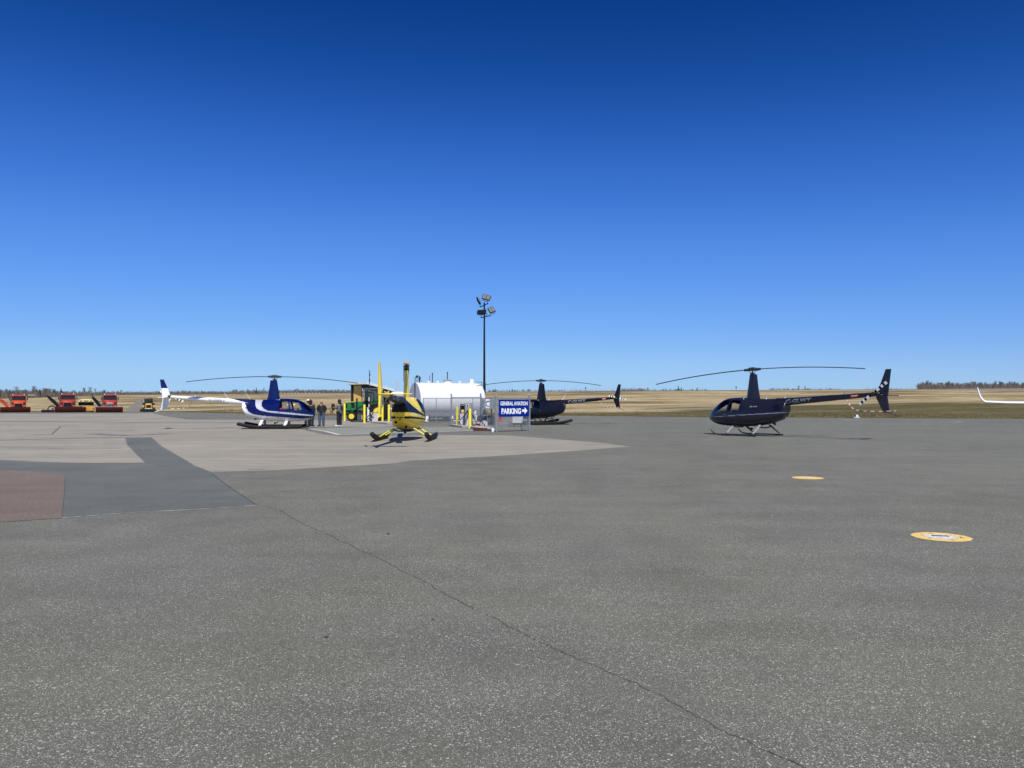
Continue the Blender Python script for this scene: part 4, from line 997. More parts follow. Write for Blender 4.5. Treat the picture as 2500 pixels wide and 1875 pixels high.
# equipment under and before the shed
def filt(px,D,h,r,mat,lab,py0=None):
    q=A(px,983,D); t=thing('fuel_filter',lab,'filter vessel',(q.x,q.y,0))
    b=MB(); b.lathe([(r*.5,.7),(r,.85),(r,.85+h),(r*.95,.9+h),(r*.5,1.02+h),(.02,1.05+h)],n=20); b.build('vessel',mat,t,smooth=True)
    b=MB()
    for a in range(3): an=a*2.1+.4; b.tube([(r*.7*math.cos(an),r*.7*math.sin(an),0),(r*.7*math.cos(an),r*.7*math.sin(an),.9)],.025,6)
    b.build('stand',M['dark'],t); b=MB(); b.lathe([(r*1.12,.8+h*.75),(r*1.12,.84+h*.75)],n=20); b.build('flange',M['steel'],t)
filt(932,67.8,.9,.20,M['grey'],'grey upright filter vessel standing just right of the tractor cab')
q=A(936,953.5,67.5); b=MB(); b.sphere((0,0,0),.16,12); b.tube([(-.75,0,-.12),(-.5,0,-.05),(-.15,0,0)],.045); o=b.build('fuel_pump',M['steel'],smooth=True); o.location=(-11.2,67.0,2.55)
b=MB(); b.tube([(0,0,0),(0,0,-2.55)],.04); b.build('stand_pipe',M['steel'],o); tag(o,'round steel pump head on a pipe under the shed roof edge','pump')
def postt(px,D,h,wd,mat,name,lab,cat,base=None):
    q=A(px,983,D); t=thing(name,lab,cat,(q.x,q.y,0)); b=MB(); b.rbox((0,0,h/2),(wd,wd,h),.01); b.build('post',mat,t)
    if base: b=MB(); b.box((0,0,.05),(base,base*.7,.1)); b.build('base_plate',M['dark'],t)
    return t
postt(871.5,63,1.95,.11,M['black'],'sign_post','bare black post on a dark base plate in front of the green tractor','post',base=.9)
b=MB(); q=A(899,983,63.5); b.tube([(0,0,0),(0,0,1.15)],.09,12); b.tube([(0,0,1.15),(0,0,1.2)],.11,12); o=b.build('standpipe',M['white'],smooth=True); o.location=(q.x,q.y,0); tag(o,'short thick white standpipe in front of the shed','pipe')
q=A(915,983,62.5); t=thing('equipment_cabinet','light grey equipment cabinet with white lid beside the white standpipe','cabinet',(q.x,q.y,0),R(10)); b=MB(); b.rbox((0,0,.33),(.42,.35,.58),.02); b.build('cabinet_body',M['lgrey'],t); b=MB(); b.rbox((0,0,.66),(.58,.42,.06),.01); b.build('lid',M['white'],t); b=MB(); b.box((.23,-.15,.33),(.03,.03,.5)); b.build('door_edge',M['white'],t)
q=A(905,983,62); b=MB(); b.tube([(-.75,0,.04),(-.3,.0,.38),(.05,0,.75),(.3,0,.8)],.035); b.tube([(-.55,.1,.03),(-.1,.1,.35),(.2,.1,.75)],.035); o=b.build('fuel_hose',M['rubber'],smooth=True); o.location=(q.x,q.y,0); tag(o,'pair of black hoses slanting up to the grey equipment cabinet','hose')
q=A(882,983,62.8); b=MB(); b.rbox((0,0,.06),(1.2,.5,.12),.03); b.rbox((-.15,0,.38),(.3,.3,.5),.03); o=b.build('equipment_skid',M['dgrey'],smooth=False); o.location=(q.x,q.y,0); tag(o,'low dark pump skid on the ground right of the black post','pump')
# bollards
for px,py,top,lab in((841.5,1028.2,985.5,'yellow bollard nearest the hooded person'),(889.8,1033,988,'yellow bollard in front of the shed with the tractor behind it'),(934,1028.8,988,'yellow bollard behind the yellow helicopter tail fin'),(949.5,1030.6,988,'yellow bollard with a side tap, left of the yellow helicopter body'),(1116,1040.3,993.5,'yellow bollard on the left of the fuel dispensers'),(1147.3,1046,998,'yellow bollard with hose looped on it, right of the fuel dispensers')):
    p=G(px,py); h=CH+(HZ-top)/F*p.y; r=.088
    t=thing('bollard',lab,'bollard',(p.x,p.y,0),0,'yellow bollards round the fuel station')
    b=MB(); b.lathe([(r,0),(r,h-.06),(r*.9,h-.02),(r*.6,h),(.01,h+.01)],n=18); b.build('post',M['yellow2'],t,smooth=True)
    b=MB(); b.lathe([(r+.05,0),(r+.045,.03),(r+.004,.04)],n=18); b.build('footing',M['conc'],t)
    if px==949.5: b=MB(); b.tube([(.08,0,1.12),(.22,0,1.12),(.22,0,1.0)],.04); b.build('tap',M['yellow2'],t)
# ---------------------------------------------------------------- fuel dispensers, island
def slab(name,pts,h,mat,label,cat):
    P=[G(*p) for p in pts]; c=sum(P,Vector())/len(P); b=MB(); b.prism([(p.x-c.x,p.y-c.y) for p in P],0,h,plane='XY'); o=b.build(name,mat); o.location=(c.x,c.y,.012); tag(o,label,cat); return o
slab('dispenser_island',[(1100,1040.5),(1128,1044.5),(1146,1044.8),(1160,1040),(1130,1038)],.10,M['conc'],'low concrete island under the two fuel dispensers','kerb')
slab('concrete_plinth',[(1148,1046.6),(1199,1053.5),(1204,1050),(1196,1046.5),(1160,1043.5)],.12,M['conc'],'low pinkish concrete plinth under the hose reel','plinth')
slab('concrete_kerb',[(905,1032.5),(945,1035.8),(960,1036),(960,1033.5),(930,1031.3)],.10,M['conc'],'broken concrete kerb left of the yellow helicopter body','kerb')
p=G(1172,1052); b=MB(); b.rbox((0,0,.09),(.85,.16,.16),.01,rot=(0,0,R(-28))); o=b.build('rusty_beam',M['timber']); o.location=(p.x,p.y+.1,.0); tag(o,'dark rusty steel beam lying before the pinkish plinth','beam')
p=G(1129,1041.5); t=thing('fuel_dispenser','slim dark fuel dispenser with yellow label and pale notice panel','fuel dispenser',(p.x,p.y+.1,.1),R(6))
b=MB(); b.rbox((0,0,.72),(.31,.32,1.38),.015); b.build('cabinet_body',M['dgrey'],t)
b=MB(); b.box((0,-.165,1.20),(.27,.012,.34)); b.build('display',M['black'],t)
b=MB(); b.box((0,-.167,1.33),(.22,.012,.03)); b.build('header_strip',M['lgrey'],t)
b=MB(); b.box((0,-.166,.93),(.15,.012,.18)); b.build('yellow_label',M['wallyel'],t)
b=MB(); b.box((-.02,-.175,.40),(.28,.02,.74)); o=b.build('notice_panel',pmat('notice_lilac',(.52,.5,.56),.5),t)
for i in range(6): b=MB(); b.box((-.02,-.187,.70-i*.07),(.18 if i%2 else .13,.004,.018)); b.build('notice_line',M['reds'] if i==0 else M['grey'],o)
p=G(1144,1042.5); t=thing('fuel_dispenser','wide grey fuel dispenser with nozzle and hoses, right of the slim one','fuel dispenser',(p.x,p.y+.1,.1),R(-3))
b=MB(); b.rbox((0,0,.74),(.42,.35,1.44),.015); b.build('cabinet_body',M['grey'],t)
b=MB(); b.rbox((-.05,-.18,1.28),(.20,.02,.20),.01); b.build('display',M['lgrey'],t)
b=MB(); b.lathe([(.055,-.20),(.055,-.17)],(-.06,0,1.28),16,axis='Y'); b.build('dial',M['black'],t)
b=MB(); b.rbox((.0,-.20,.92),(.10,.06,.16),.02); b.tube([(.0,-.22,.88),(.03,-.26,.76),(.0,-.25,.70)],.022); b.build('nozzle',M['dark'],t)
b=MB(); b.tube([(-.05,-.22,1.0),(-.20,-.25,.72),(-.48,-.3,.40),(-.56,-.32,.18),(-.45,-.33,.06)],.024,8); b.tube([(.05,-.22,.95),(-.05,-.3,.6),(-.18,-.33,.35),(-.10,-.34,.12)],.02,8); b.build('hose',M['rubber'],t,smooth=True)
b=MB(); b.add([Vector((x,-.21,z)) for x,z in((-.22,.0),(.05,.0),(.05,.58),(-.02,.42))]+[Vector((x,-.17,z)) for x,z in((-.22,.0),(.05,.0),(.05,.58),(-.02,.42))],[(0,1,2,3),(4,5,6,7),(0,1,5,4),(1,2,6,5),(2,3,7,6),(3,0,4,7)]); b.build('splash_guard',M['lgrey'],t)
q1=A(1153,1015,47.5); b=MB(); pts=[A(1149,1008,47.6),A(1155,1016,47.6),A(1160,1026,47.6),A(1166,1036,47.8),A(1174,1043,48)]; b.tube(pts,.022,8); b.tube([A(1149,1028,47.5),A(1154,1037,47.5),A(1162,1041.5,47.7),A(1176,1044,48)],.022,8); b.tube([A(1173,1027,47.9),A(1178,1032,47.7),A(1183,1037.5,47.5)],.02,6); o=b.build('fuel_hose',M['rubber'],smooth=True); tag(o,'black hose drooping from the bollard to the hose reel','hose')
p=G(1182,1044.2); t=thing('hose_reel','round pale grey hose reel on the plinth','hose reel',(p.x,p.y,.0),R(15))
for y in(-.10,.10): b=MB(); b.lathe([(.21,y-.012),(.215,y),(.21,y+.012)],(0,0,.24),28,axis='Y'); b.build('reel_disc',M['lgrey'],t,smooth=False)
b=MB(); b.lathe([(.12,-.09),(.12,.09)],(0,0,.24),16,axis='Y'); b.lathe([(.04,-.16),(.04,-.11)],(0,0,.16),10,axis='Y'); b.build('drum',M['dark'],t); b=MB(); b.box((-.05,-.13,.07),(.05,.02,.14)); b.box((.08,-.13,.07),(.05,.02,.14)); b.build('reel_foot',M['lgrey'],t)
p=G(1164.5,1038.5); t=thing('utility_box','flat pale pink box lying between the dispensers and the hose reel','box',(p.x,p.y,0)); b=MB(); b.rbox((0,0,.19),(.52,.35,.14),.01); b.build('lid',M['pinkw'],t); b=MB(); b.box((0,0,.06),(.46,.3,.12)); b.build('box_base',M['timber'],t)
p=G(1203,1054.8); t=thing('water_jug','white plastic jug with pink cap at the foot of the fence post','jug',(p.x,p.y,0)); b=MB(); b.lathe([(.065,0),(.07,.02),(.07,.15),(.06,.18),(.028,.20),(.025,.215)],n=16); b.build('jug_body',M['white'],t,smooth=True); b=MB(); b.lathe([(.028,.215),(.03,.22),(.03,.25),(.02,.26)],n=12); b.build('cap',M['pinkw'],t,smooth=True); b=MB(); b.tube([(.04,0,.19),(.085,0,.17),(.085,0,.10),(.065,0,.08)],.01,6); b.build('handle',M['white'],t)
# grey storage bin / generator behind the fence
p=G(1187,1036); t=thing('storage_bin','long dark grey low storage bin behind the hose reel','storage bin',(p.x,p.y,0),R(-4)); b=MB(); b.prism([(-.66,0),(.66,0),(.66,.42),(.52,.62),(-.56,.64),(-.66,.52)],-.35,.35); b.build('bin_body',M['dgrey'],t); b=MB(); b.rbox((.18,-.36,.30),(.8,.03,.36),.01); b.build('bin_panel',pmat('bin_panel_grey',(.08,.088,.1),.5),t); b=MB(); b.box((0,0,.655),(1.0,.6,.03)); b.build('lid',M['grey'],t)
p=A(1160.5,1007,55); t=thing('utility_box','small white box on a thin stand in front of the tank','box',(p.x,p.y,0)); b=MB(); b.rbox((0,0,.92),(.14,.10,.30),.01); b.build('box_body',M['white'],t); b=MB(); b.tube([(0,0,0),(0,0,.8)],.02); b.build('stand',M['dark'],t); b=MB(); b.sphere((.0,-.02,.68),.06,8); b.build('lamp',M['white'],t)
# left of tank: white standing pipe
p=G(1048.5,1029.5); t=thing('standpipe','white square standpipe with a dark joint at the left of the fence','pipe',(p.x,p.y,0)); b=MB(); b.rbox((0,0,.47),(.16,.16,.94),.01); b.build('pipe_body',M['white'],t); b=MB(); b.box((0,0,.40),(.17,.17,.03)); b.build('joint',M['dark'],t)
# dead shrub
q=G(1184,1027); rr=random.Random(3); b=MB()
for i in range(420):
    a=rr.uniform(0,6.28); e=rr.uniform(.1,1.5); L=rr.uniform(.3,.62); d=Vector((math.cos(a)*math.cos(e)*.8,math.sin(a)*math.cos(e)*.6,math.sin(e))); s=Vector((rr.uniform(-.15,.15),rr.uniform(-.1,.1),rr.uniform(0,.35))); p0=s; p1=s+d*L; n_=d.cross(Vector((rr.random(),rr.random(),.3))).normalized()*.012
    b.add([p0-n_,p0+n_,p1],[(0,1,2)])
o=b.build('shrub',M['shrub'],fix=False); o.location=(q.x,q.y,.25); tag(o,'brown leafless shrub behind the notice sign','shrub'); b=MB(); b.tube([(0,0,-.25),(0,0,.15)],.03,6); b.build('stem',M['tree_bark'],o)
# ---------------------------------------------------------------- fences
def mesh_panel(a,b_,h0,h1,parent):
    a=Vector(a);b_=Vector(b_); L=(b_-a).length
    m=MB(); m.add([(a.x,a.y,h0),(b_.x,b_.y,h0),(b_.x,b_.y,h1),(a.x,a.y,h1)],[(0,1,2,3)]); o=m.build('wire_mesh',M['link'],parent,fix=False)
    uv=o.data.uv_layers.new(name='UV'); 
    for i,c in enumerate(((0,h0),(L,h0),(L,h1),(0,h1))): uv.data[i].uv=c
def fence(label,pts,h,over=.12,pr=.04,rails=(1,),gate=False):
    t=thing('chain_link_fence',label,'fence',(pts[0][0],pts[0][1],0)); o0=Vector((pts[0][0],pts[0][1],0)); P=[Vector((x,y,0))-o0 for x,y in pts]
    for p in P:
        b=MB(); b.tube([p,p+Vector((0,0,h+over))],pr,10); b.sphere(p+Vector((0,0,h+over)),pr*1.15,6); b.build('fence_post',M['galv'],t,smooth=True)
    for a,b_ in zip(P,P[1:]):
        d=(b_-a).normalized()*pr
        for k in rails:
            b=MB(); b.tube([a+d+Vector((0,0,h*k)),b_-d+Vector((0,0,h*k))],.022,8); b.build('rail',M['galv'],t,smooth=True)
        mesh_panel(a+d,b_-d,.06,h-.03,t)
    return t
def XY(px,D): return ((px-1250)/F*D,D)
fence('chain link fence run in front of the big white tank',[XY(1034,60.5),XY(1065.3,60),XY(1101,59.5),XY(1154.6,59),XY(1200,58.5)],1.92,.0,.03)
fence('chain link gate panel between two thick posts by the dispensers',[XY(1102,52.4),XY(1173.6,50.2)],1.95,.22,.05,rails=(1,.0))if False else fence('chain link gate panel between two thick posts by the dispensers',[XY(1102,52.4),XY(1173.6,50.2)],1.93,.22,.05)
fence('chain link fence side running from the notice sign to the blue sign',[XY(1175.5,50.2),XY(1209,43.6)],1.86,.12,.035)
FS=fence('chain link fence panel carrying the blue parking sign',[XY(1212,41.6),XY(1293,43.0)],1.84,.15,.045,rails=(1,.56))
fence('chain link fence side running back behind the blue parking sign',[XY(1290.5,43.4),XY(1286,54),XY(1250,53.5),XY(1211,53)],1.86,.08,.03)
def sign():
    a=Vector((*XY(1212,41.6),0)); c=Vector((*XY(1293,43.0),0)); d=(c-a).normalized(); ang=math.atan2(d.y,d.x)
    n_=Vector((d.y,-d.x,0))
    s0=a+d*(.052*2.2); 
    L=(c-a).length; W=L-.20; x0=.10
    z1=CH+(HZ-975.5)/F*41.8; z0=CH+(HZ-1017.5)/F*41.8; H=z1-z0
    org=a+d*x0+n_*.07
    t=thing('parking_sign','blue general aviation parking sign with white arrow on the chain link fence','sign',(org.x,org.y,z0),ang)
    b=MB(); b.rbox((W/2,0,H/2),(W,.012,H),.003); b.build('sign_board',M['bsign'],t)
    b=MB(); b.tube([(0,.01,H+.035),(W,.01,H+.035)],.015,6); b.tube([(0,.01,H+.035),(0,.01,0)],.010,6); b.tube([(W,.01,H+.035),(W,.01,0)],.010,6); b.build('sign_frame',M['galv'],t)
    place_text('sign_text','GENERAL AVIATION',lambda u,v:(W*(.05+.90*u),-.010,H*(.655+.235*v)),M['wsign'],t,bold=.03,cuts=1)
    place_text('sign_text','PARKING',lambda u,v:(W*(.085+.64*u),-.010,H*(.155+.34*v)),M['wsign'],t,bold=.038,cuts=1)
    b=MB(); ar=[(.76,.22+.06),(.845,.28),(.845,.14),(.945,.345),(.845,.55),(.845,.42),(.76,.42)]; b.prism([(W*x,H*y) for x,y in ar],-.012,-.009); b.build('arrow',M['wsign'],t)
sign()
q=Vector((*XY(1181.2,49.4),0)); t=thing('notice_sign','grey notice sign with seven dark lines of text on the fence','sign',(q.x,q.y,0),R(-6)); zb=CH+(HZ-997)/F*49.4; zt_=CH+(HZ-974)/F*49.4
b=MB(); b.rbox((0,0,(zb+zt_)/2),(.27,.012,zt_-zb),.003); b.build('sign_board',M['lgrey'] if False else pmat('notice_grey',(.36,.38,.42),.5),t)
rr=random.Random(4)
for i in range(7): b=MB(); w_=rr.uniform(.14,.21); b.box((0,-.010,zt_-.07-i*.078),(w_,.004,.026)); b.build('text_line',M['dark'],t)
q=Vector((*XY(1190,52),0)); t=thing('round_symbol_sign','white square sign with a dark ring round a pale disc','sign',(q.x,q.y,0)); zb=CH+(HZ-996)/F*52; zt_=CH+(HZ-974.5)/F*52; zc=(zb+zt_)/2
b=MB(); b.rbox((0,0,zc),(.30,.012,zt_-zb),.003); b.build('sign_board',M['wsign'],t)
b=MB(); b.lathe([(.20,-.012),(.20,-.008)],(.06,0,zc-.01),24,axis='Y'); b.f=[f for f in b.f]; b.v=[(min(x,.145),y,z) for x,y,z in b.v]; b.build('dark_ring',M['black'],t)
b=MB(); b.lathe([(.135,-.017),(.135,-.013)],(.06,0,zc-.02),24,axis='Y'); b.v=[(min(x,.145),y,z) for x,y,z in b.v]; b.build('pale_disc',M['wsign'],t)
b=MB(); b.tube([(0,.03,0),(0,.03,zb+.2)],.02,6); b.build('sign_stake',M['galv'],t)
q=Vector((*XY(1200,54.5),0)); t=thing('electrical_cabinet','pale blue grey electrical cabinet on a post behind the fence','cabinet',(q.x,q.y,0)); b=MB(); b.rbox((0,0,1.50),(.36,.25,.72),.015); b.build('cabinet_body',pmat('cabinet_blue_grey',(.2,.25,.3),.5),t); b=MB(); b.box((.0,.05,.57),(.1,.1,1.14)); b.build('post',M['dark'],t)
q=Vector((*XY(1266,51),0)); t=thing('equipment_cabinet','pale grey slanted cabinet inside the fence behind the parking sign','cabinet',(q.x,q.y,0)); b=MB(); b.prism([(-.4,.25),(.25,.25),(.42,1.3),(-.4,1.3)],-.2,.2); b.build('cabinet_body',M['lgrey'],t); b=MB(); b.box((-.3,0,.125),(.08,.3,.25)); b.box((.15,0,.125),(.08,.3,.25)); b.build('leg',M['dark'],t)
q=Vector((*XY(1221,50),0)); b=MB(); b.prism([(-.2,0),(.2,0),(0,.42)],-.1,.1); b.v=[(x,y,z) for x,y,z in b.v]; o=b.build('red_bucket',M['orange2']); o.location=(q.x,q.y,.35); tag(o,'small red folded warning triangle hanging inside the fence','warning triangle')
# ---------------------------------------------------------------- tractor
def wheel(parent,c,r,wd,rimcol,ax='Y'):
    b=MB(); b.lathe([(r*.60,-wd/2),(r*.93,-wd/2),(r,-wd*.36),(r,wd*.36),(r*.93,wd/2),(r*.60,wd/2)],(0,0,0),30,axis=ax,cap=False); 
    for k in range(20):
        a=2*math.pi*k/20
        cx,cz=math.cos(a)*r,math.sin(a)*r
        b.box((cx,0,cz) if ax=='Y' else (0,cx,cz),(.05,wd*.8,.05) if ax=='Y' else (wd*.8,.05,.05),rot=(0,-a,0) if ax=='Y' else (a,0,0))
    o=b.build('tyre',M['rubber'],parent,smooth=True); o.location=c
    b=MB(); b.lathe([(r*.60,-wd*.42),(r*.56,-wd*.44),(r*.5,-wd*.2),(r*.2,-wd*.2),(r*.17,-wd*.34),(.01,-wd*.34)],(0,0,0),26,axis=ax); b.lathe([(r*.60,wd*.42),(r*.56,wd*.44),(r*.5,wd*.2),(r*.2,wd*.2),(r*.17,wd*.34),(.01,wd*.34)],(0,0,0),26,axis=ax); 
    for k in range(6):
        a=2*math.pi*k/6; 
        for s in(-1,1): b.sphere((math.cos(a)*r*.3,s*wd*.21,math.sin(a)*r*.3) if ax=='Y' else (s*wd*.21,math.cos(a)*r*.3,math.sin(a)*r*.3),r*.045,5)
    b.build('rim',rimcol,o,smooth=True); return o
def tractor():
    D=67.7; x0=(862.5-1250)/F*D
    t=thing('tractor','green tractor with yellow wheels standing in front of the shed','tractor',(x0,D,0),0)
    wheel(t,(0,-.62,.41),.41,.28,M['gyel']); wheel(t,(0,.72,.41),.41,.28,M['gyel'])
    wheel(t,(2.35,-.62,.76),.76,.42,M['gyel']); wheel(t,(2.35,.72,.76),.76,.42,M['gyel'])
    b=MB(); v=[]
    prof=[(-.78,1.02,1.50),(-.74,.95,1.56),(-.3,.92,1.66),(.4,.92,1.73),(1.0,.95,1.77)]
    for x,zb,zt in prof:
        for y,z in((-.33,zb),(-.36,(zb+zt)/2),(-.33,zt-.10),(-.22,zt-.01),(0,zt),(.22,zt-.01),(.33,zt-.10),(.36,(zb+zt)/2),(.33,zb)): v.append((x,y,z))
    n=9; b.add(v,[(i*n+k,i*n+k+1,(i+1)*n+k+1,(i+1)*n+k) for i in range(4) for k in range(n-1)]+[tuple(range(n)),tuple(4*n+k for k in range(n))]+[(i*n,(i+1)*n,(i+1)*n+8,i*n+8) for i in range(4)]); b.build('hood',M['green'],t,smooth=True)
    b=MB(); b.rbox((-.77,0,1.28),(.05,.5,.40),.02); b.rbox((-.60,-.35,1.30),(.30,.03,.34),.03); b.build('grille',M['black'],t)
    b=MB()
    for i in range(3): b.rbox((.02+.02*i,-.365,1.52-i*.15),(.28,.03,.11),.01)
    b.build('side_vent',M['black'],t)
    b=MB(); b.prism([(-.55,1.645),(1.0,1.735),(1.0,1.70),(-.55,1.60)],-.33,-.365); b.build('hood_stripe',M['gyel'],t)
    b=MB(); b.rbox((.6,0,.72),(2.9,.42,.40),.05); b.build('chassis',M['dark'],t)
    b=MB(); b.tube([(-.1,0,.45),(-.1,-.55,.42)],.06); b.tube([(-.1,0,.45),(-.1,.55,.42)],.06); b.build('front_axle',M['green'],t)
    b=MB(); b.tube([(-.85,-.4,.62),(-.2,-.42,.72),(.6,-.42,1.25),(1.2,-.42,1.5)],.05,8); b.build('loader_arm',M['green'],t,smooth=True)
    # cab
    for x in(1.10,1.62,2.35):
        for y in(-.62,.72): b=MB(); b.tube([(x,y,1.15),(x+.08,y,2.72)],.04,8); b.build('cab_pillar',M['dark'],t)
    b=MB(); b.rbox((1.78,.05,2.78),(1.65,1.55,.16),.05); b.build('cab_roof',M['dgrey'],t,smooth=True)
    b=MB(); b.box((1.40,-.62,1.95),(.46,.01,1.4)); b.box((2.0,-.62,2.0),(.62,.01,1.3)); b.box((1.14,.05,1.95),(.01,1.26,1.35)); b.box((2.42,.05,2.1),(.01,1.26,1.1)); b.build('cab_window',M['glassg'],t)
    b=MB(); b.rbox((1.75,.05,1.10),(1.3,1.2,.55),.05); b.build('cab_base',M['dark'],t)
    b=MB(); b.rbox((1.95,.05,1.62),(.45,.5,.12),.04); b.rbox((2.18,.05,1.9),(.12,.5,.6),.04); b.build('seat',M['dark'],t)
    b=MB(); b.rbox((2.35,-.62,1.56),(1.0,.46,.08),.03); b.rbox((2.35,.72,1.56),(1.0,.46,.08),.03); b.build('fender',M['green'],t)
    b=MB(); b.tube([(.75,.1,1.7),(.75,.1,2.5)],.035,8); b.build('exhaust_stack',M['dark'],t)
    b=MB(); b.box((1.05,-.85,2.2),(.04,.14,.26)); b.tube([(1.1,-.62,2.25),(1.05,-.85,2.25)],.015,5); b.build('mirror',M['dark'],t)
tractor()
# ---------------------------------------------------------------- snow plow trucks etc (facing the camera)
def plow_blade(t,cx,y,w_,h,mats,name='plow_blade',ang=0,sk=0):
    b=MB(); n=10; v=[]
    for i in range(n+1):
        a=i/n; z=.05+h*a; yy=-.30*math.sin(math.pi*a)*.0 + .35*(a-.45)**2*2.2-.25
        for x in(-w_/2,w_/2): v.append((x,yy,z))
    v2=[(x,yy+.06,z) for x,yy,z in v]
    b.add(v,[(2*i,2*i+1,2*i+3,2*i+2) for i in range(n)],0); b.add(v2,[(2*i,2*i+1,2*i+3,2*i+2) for i in range(n)],0)
    for s in(-1,1): b.box((s*(w_/2+.02),-.08,.05+h/2),(.05,.34,h),m=3)
    b.box((0,-.20,.06),(w_,.05,.12),m=1); b.box((0,-.02+.1,.05+h),(w_,.10,.09),m=2)
    for i in range(5): b.box((-w_/2+.1+(w_-.2)*i/4,.0,.05+h/2),(.05,.16,h),m=1)
    o=b.build(name,mats,t,fix=True); o.location=(cx,y,0); o.rotation_euler=(0,0,ang); return o
def truck(label,px,D,body,W,htot,plow,wing,style):
    x0=(px-1250)/F*D
    t=thing('snow_plow_truck',label,'plow truck',(x0,D,0),math.atan2(-x0,D),'plow trucks parked at the far edge of the apron'); t.scale=(.9,1,1)
    hw=W/2; ch=htot
    # cab
    b=MB(); b.rbox((0,2.2,ch-.62),(W*.88,1.7,1.25),.10); b.rbox((0,2.1,1.35),(W*.92,1.9,.9),.06); b.build('cab',body,t,smooth=True)
    b=MB(); b.rbox((0,2.0,ch-.02),(W*.86,2.0,.14),.05); b.build('cab_roof',body,t,smooth=True)
    b=MB(); b.rbox((0,1.36,ch-.50),(W*.83,.04,.60),.03); b.build('windscreen_frame',M['dark'],t)
    for s in(-1,1): b=MB(); b.box((s*hw*.74,.9,1.25),(W*.10,.8,.9)); b.build('gap_shade_block',M['dark'],t)  # dark blocks added as the shaded gaps between hood and fenders
    b=MB(); b.rbox((0,1.33,ch-.50),(W*.76,.05,.50),.04); b.build('windscreen',M['glassg'],t)
    b=MB(); b.box((0,1.42,ch-.5),(W*.72,.02,.46)); b.build('cab_interior',M['dgrey'],t)
    b=MB(); b.rbox((0,1.40,ch-.49),(W*.42,.03,.26),.04); b.build('rear_window_glow',pmat('pale_rear_view',(.35,.38,.34),.4),t)
    # hood
    b=MB(); hv=[(-hw*.62,.0),(hw*.62,.0)]
    hz=ch-1.02
    v=[]
    for y,wx,zt in((0.0,.56,hz-.22),(.1,.60,hz-.10),(.7,.64,hz-.02),(1.35,.70,hz+.10)):
        for s,z in((-1,.75),(-1,zt-.1),(-.8,zt),(.8,zt),(1,zt-.1),(1,.75)): v.append((s*hw*wx,y,z))
    b.add(v,[(i*6+k,i*6+(k+1)%6,(i+1)*6+(k+1)%6,(i+1)*6+k) for i in range(3) for k in range(6)]+[tuple(range(6)),tuple(18+k for k in range(6))]); b.build('hood',body,t,smooth=True)
    if style==2:
        b=MB(); b.rbox((0,-.03,hz-.40),(W*.34,.06,.30),.02); b.build('grille',M['lgrey'],t); b=MB(); b.rbox((0,-.05,hz-.40),(W*.30,.06,.24),.01); b.build('grille_insert',M['grey'],t)
        for s in(-1,1): b=MB(); b.lathe([(.16,-.10),(.18,-.04)],(s*.22,0,hz-.78),16,axis='Y'); b.build('headlight',M['lens'],t)
        b=MB(); b.rbox((0,-.02,hz-.78),(W*.40,.05,.42),.02); b.build('lower_grille',M['black'],t)
    else:
        b=MB(); b.prism([(-hw*.52,.78),(hw*.52,.78),(hw*.46,hz-.32),(-hw*.46,hz-.32)],-.05,-.02) ; b.build('grille',M['black'],t)
        b=MB()
        for i in range(6): b.box((0,-.056,.86+i*.10),(W*.42,.012,.03))
        b.build('grille_bar',M['dark'],t)
        b=MB(); b.rbox((0,-.05,hz-.30),(.14,.03,.07),.01); b.build('badge_plate',M['steel'],t)
    # fenders & headlights
    for s in(-1,1):
        b=MB(); b.rbox((s*hw*.80,.45,.98),(W*.20,1.0,.46),.08); b.build('fender',body,t,smooth=True)
        b=MB(); b.rbox((s*hw*.78,-.07,1.02),(.26,.05,.16),.03); b.build('headlight',M['lens'],t)
        b=MB(); b.tube([(s*hw*.85,1.35,ch-.35),(s*hw*1.12,1.2,ch-.40),(s*hw*1.12,1.2,ch-.95),(s*hw*.9,1.3,ch-1.0)],.02,6); b.build('mirror_bracket',M['steel'],t)
        b=MB(); b.rbox((s*hw*1.12,1.15,ch-.58),(.17,.08,.42),.02); b.build('mirror',M['dark'],t)
        wheel(t,(s*hw*.82,.5,.52),.52,.3,M['lgrey'],ax='X')
    b=MB(); b.rbox((0,-.15,.62),(W*.8,.18,.25),.03); b.build('bumper',M['rustblk'],t)
    # roof lights
    for s in(-1,1):
        b=MB(); b.sphere((s*hw*.72,1.5,ch+.13),.09,8); b.tube([(s*hw*.72,1.5,ch),(s*hw*.72,1.5,ch+.1)],.02); b.build('work_light',M['white'],t)
    b=MB(); b.rbox((.1,1.8,ch+.10),(.14,.14,.12),.03); b.build('beacon',M['amber'],t)
    b=MB(); b.tube([(-hw*1.0,2.9,1.0),(-hw*1.0,2.9,ch+.1),(-hw*1.05,2.9,ch+.35)],[.07,.07,.06],10); b.build('exhaust_stack',M['steel'],t,smooth=True)
    # box body behind
    b=MB(); b.box((0,5.2,1.9),(W*.98,4.0,1.5),taper=1.04); b.build('dump_body',body,t)
    b=MB(); b.box((0,3.5,.75),(.9,6.0,.3)); b.build('chassis_frame',M['dark'],t)
    for s in(-1,1):
        for y in(4.6,6.0): wheel(t,(s*hw*.85,y,.52),.52,.4,M['lgrey'],ax='X')
    # plow
    pc,pw,ph,pm=plow; plow_blade(t,pc,-1.2,pw,ph,pm)
    b=MB(); 
    for s in(-1,1): b.tube([(pc*.3+s*.4,-.2,.6),(pc*.6+s*.5,-1.0,.45)],.06,8)
    b.tube([(0,-.2,1.1),(pc*.5,-1.0,.8)],.05,8); b.build('plow_linkage',M['dark'],t)
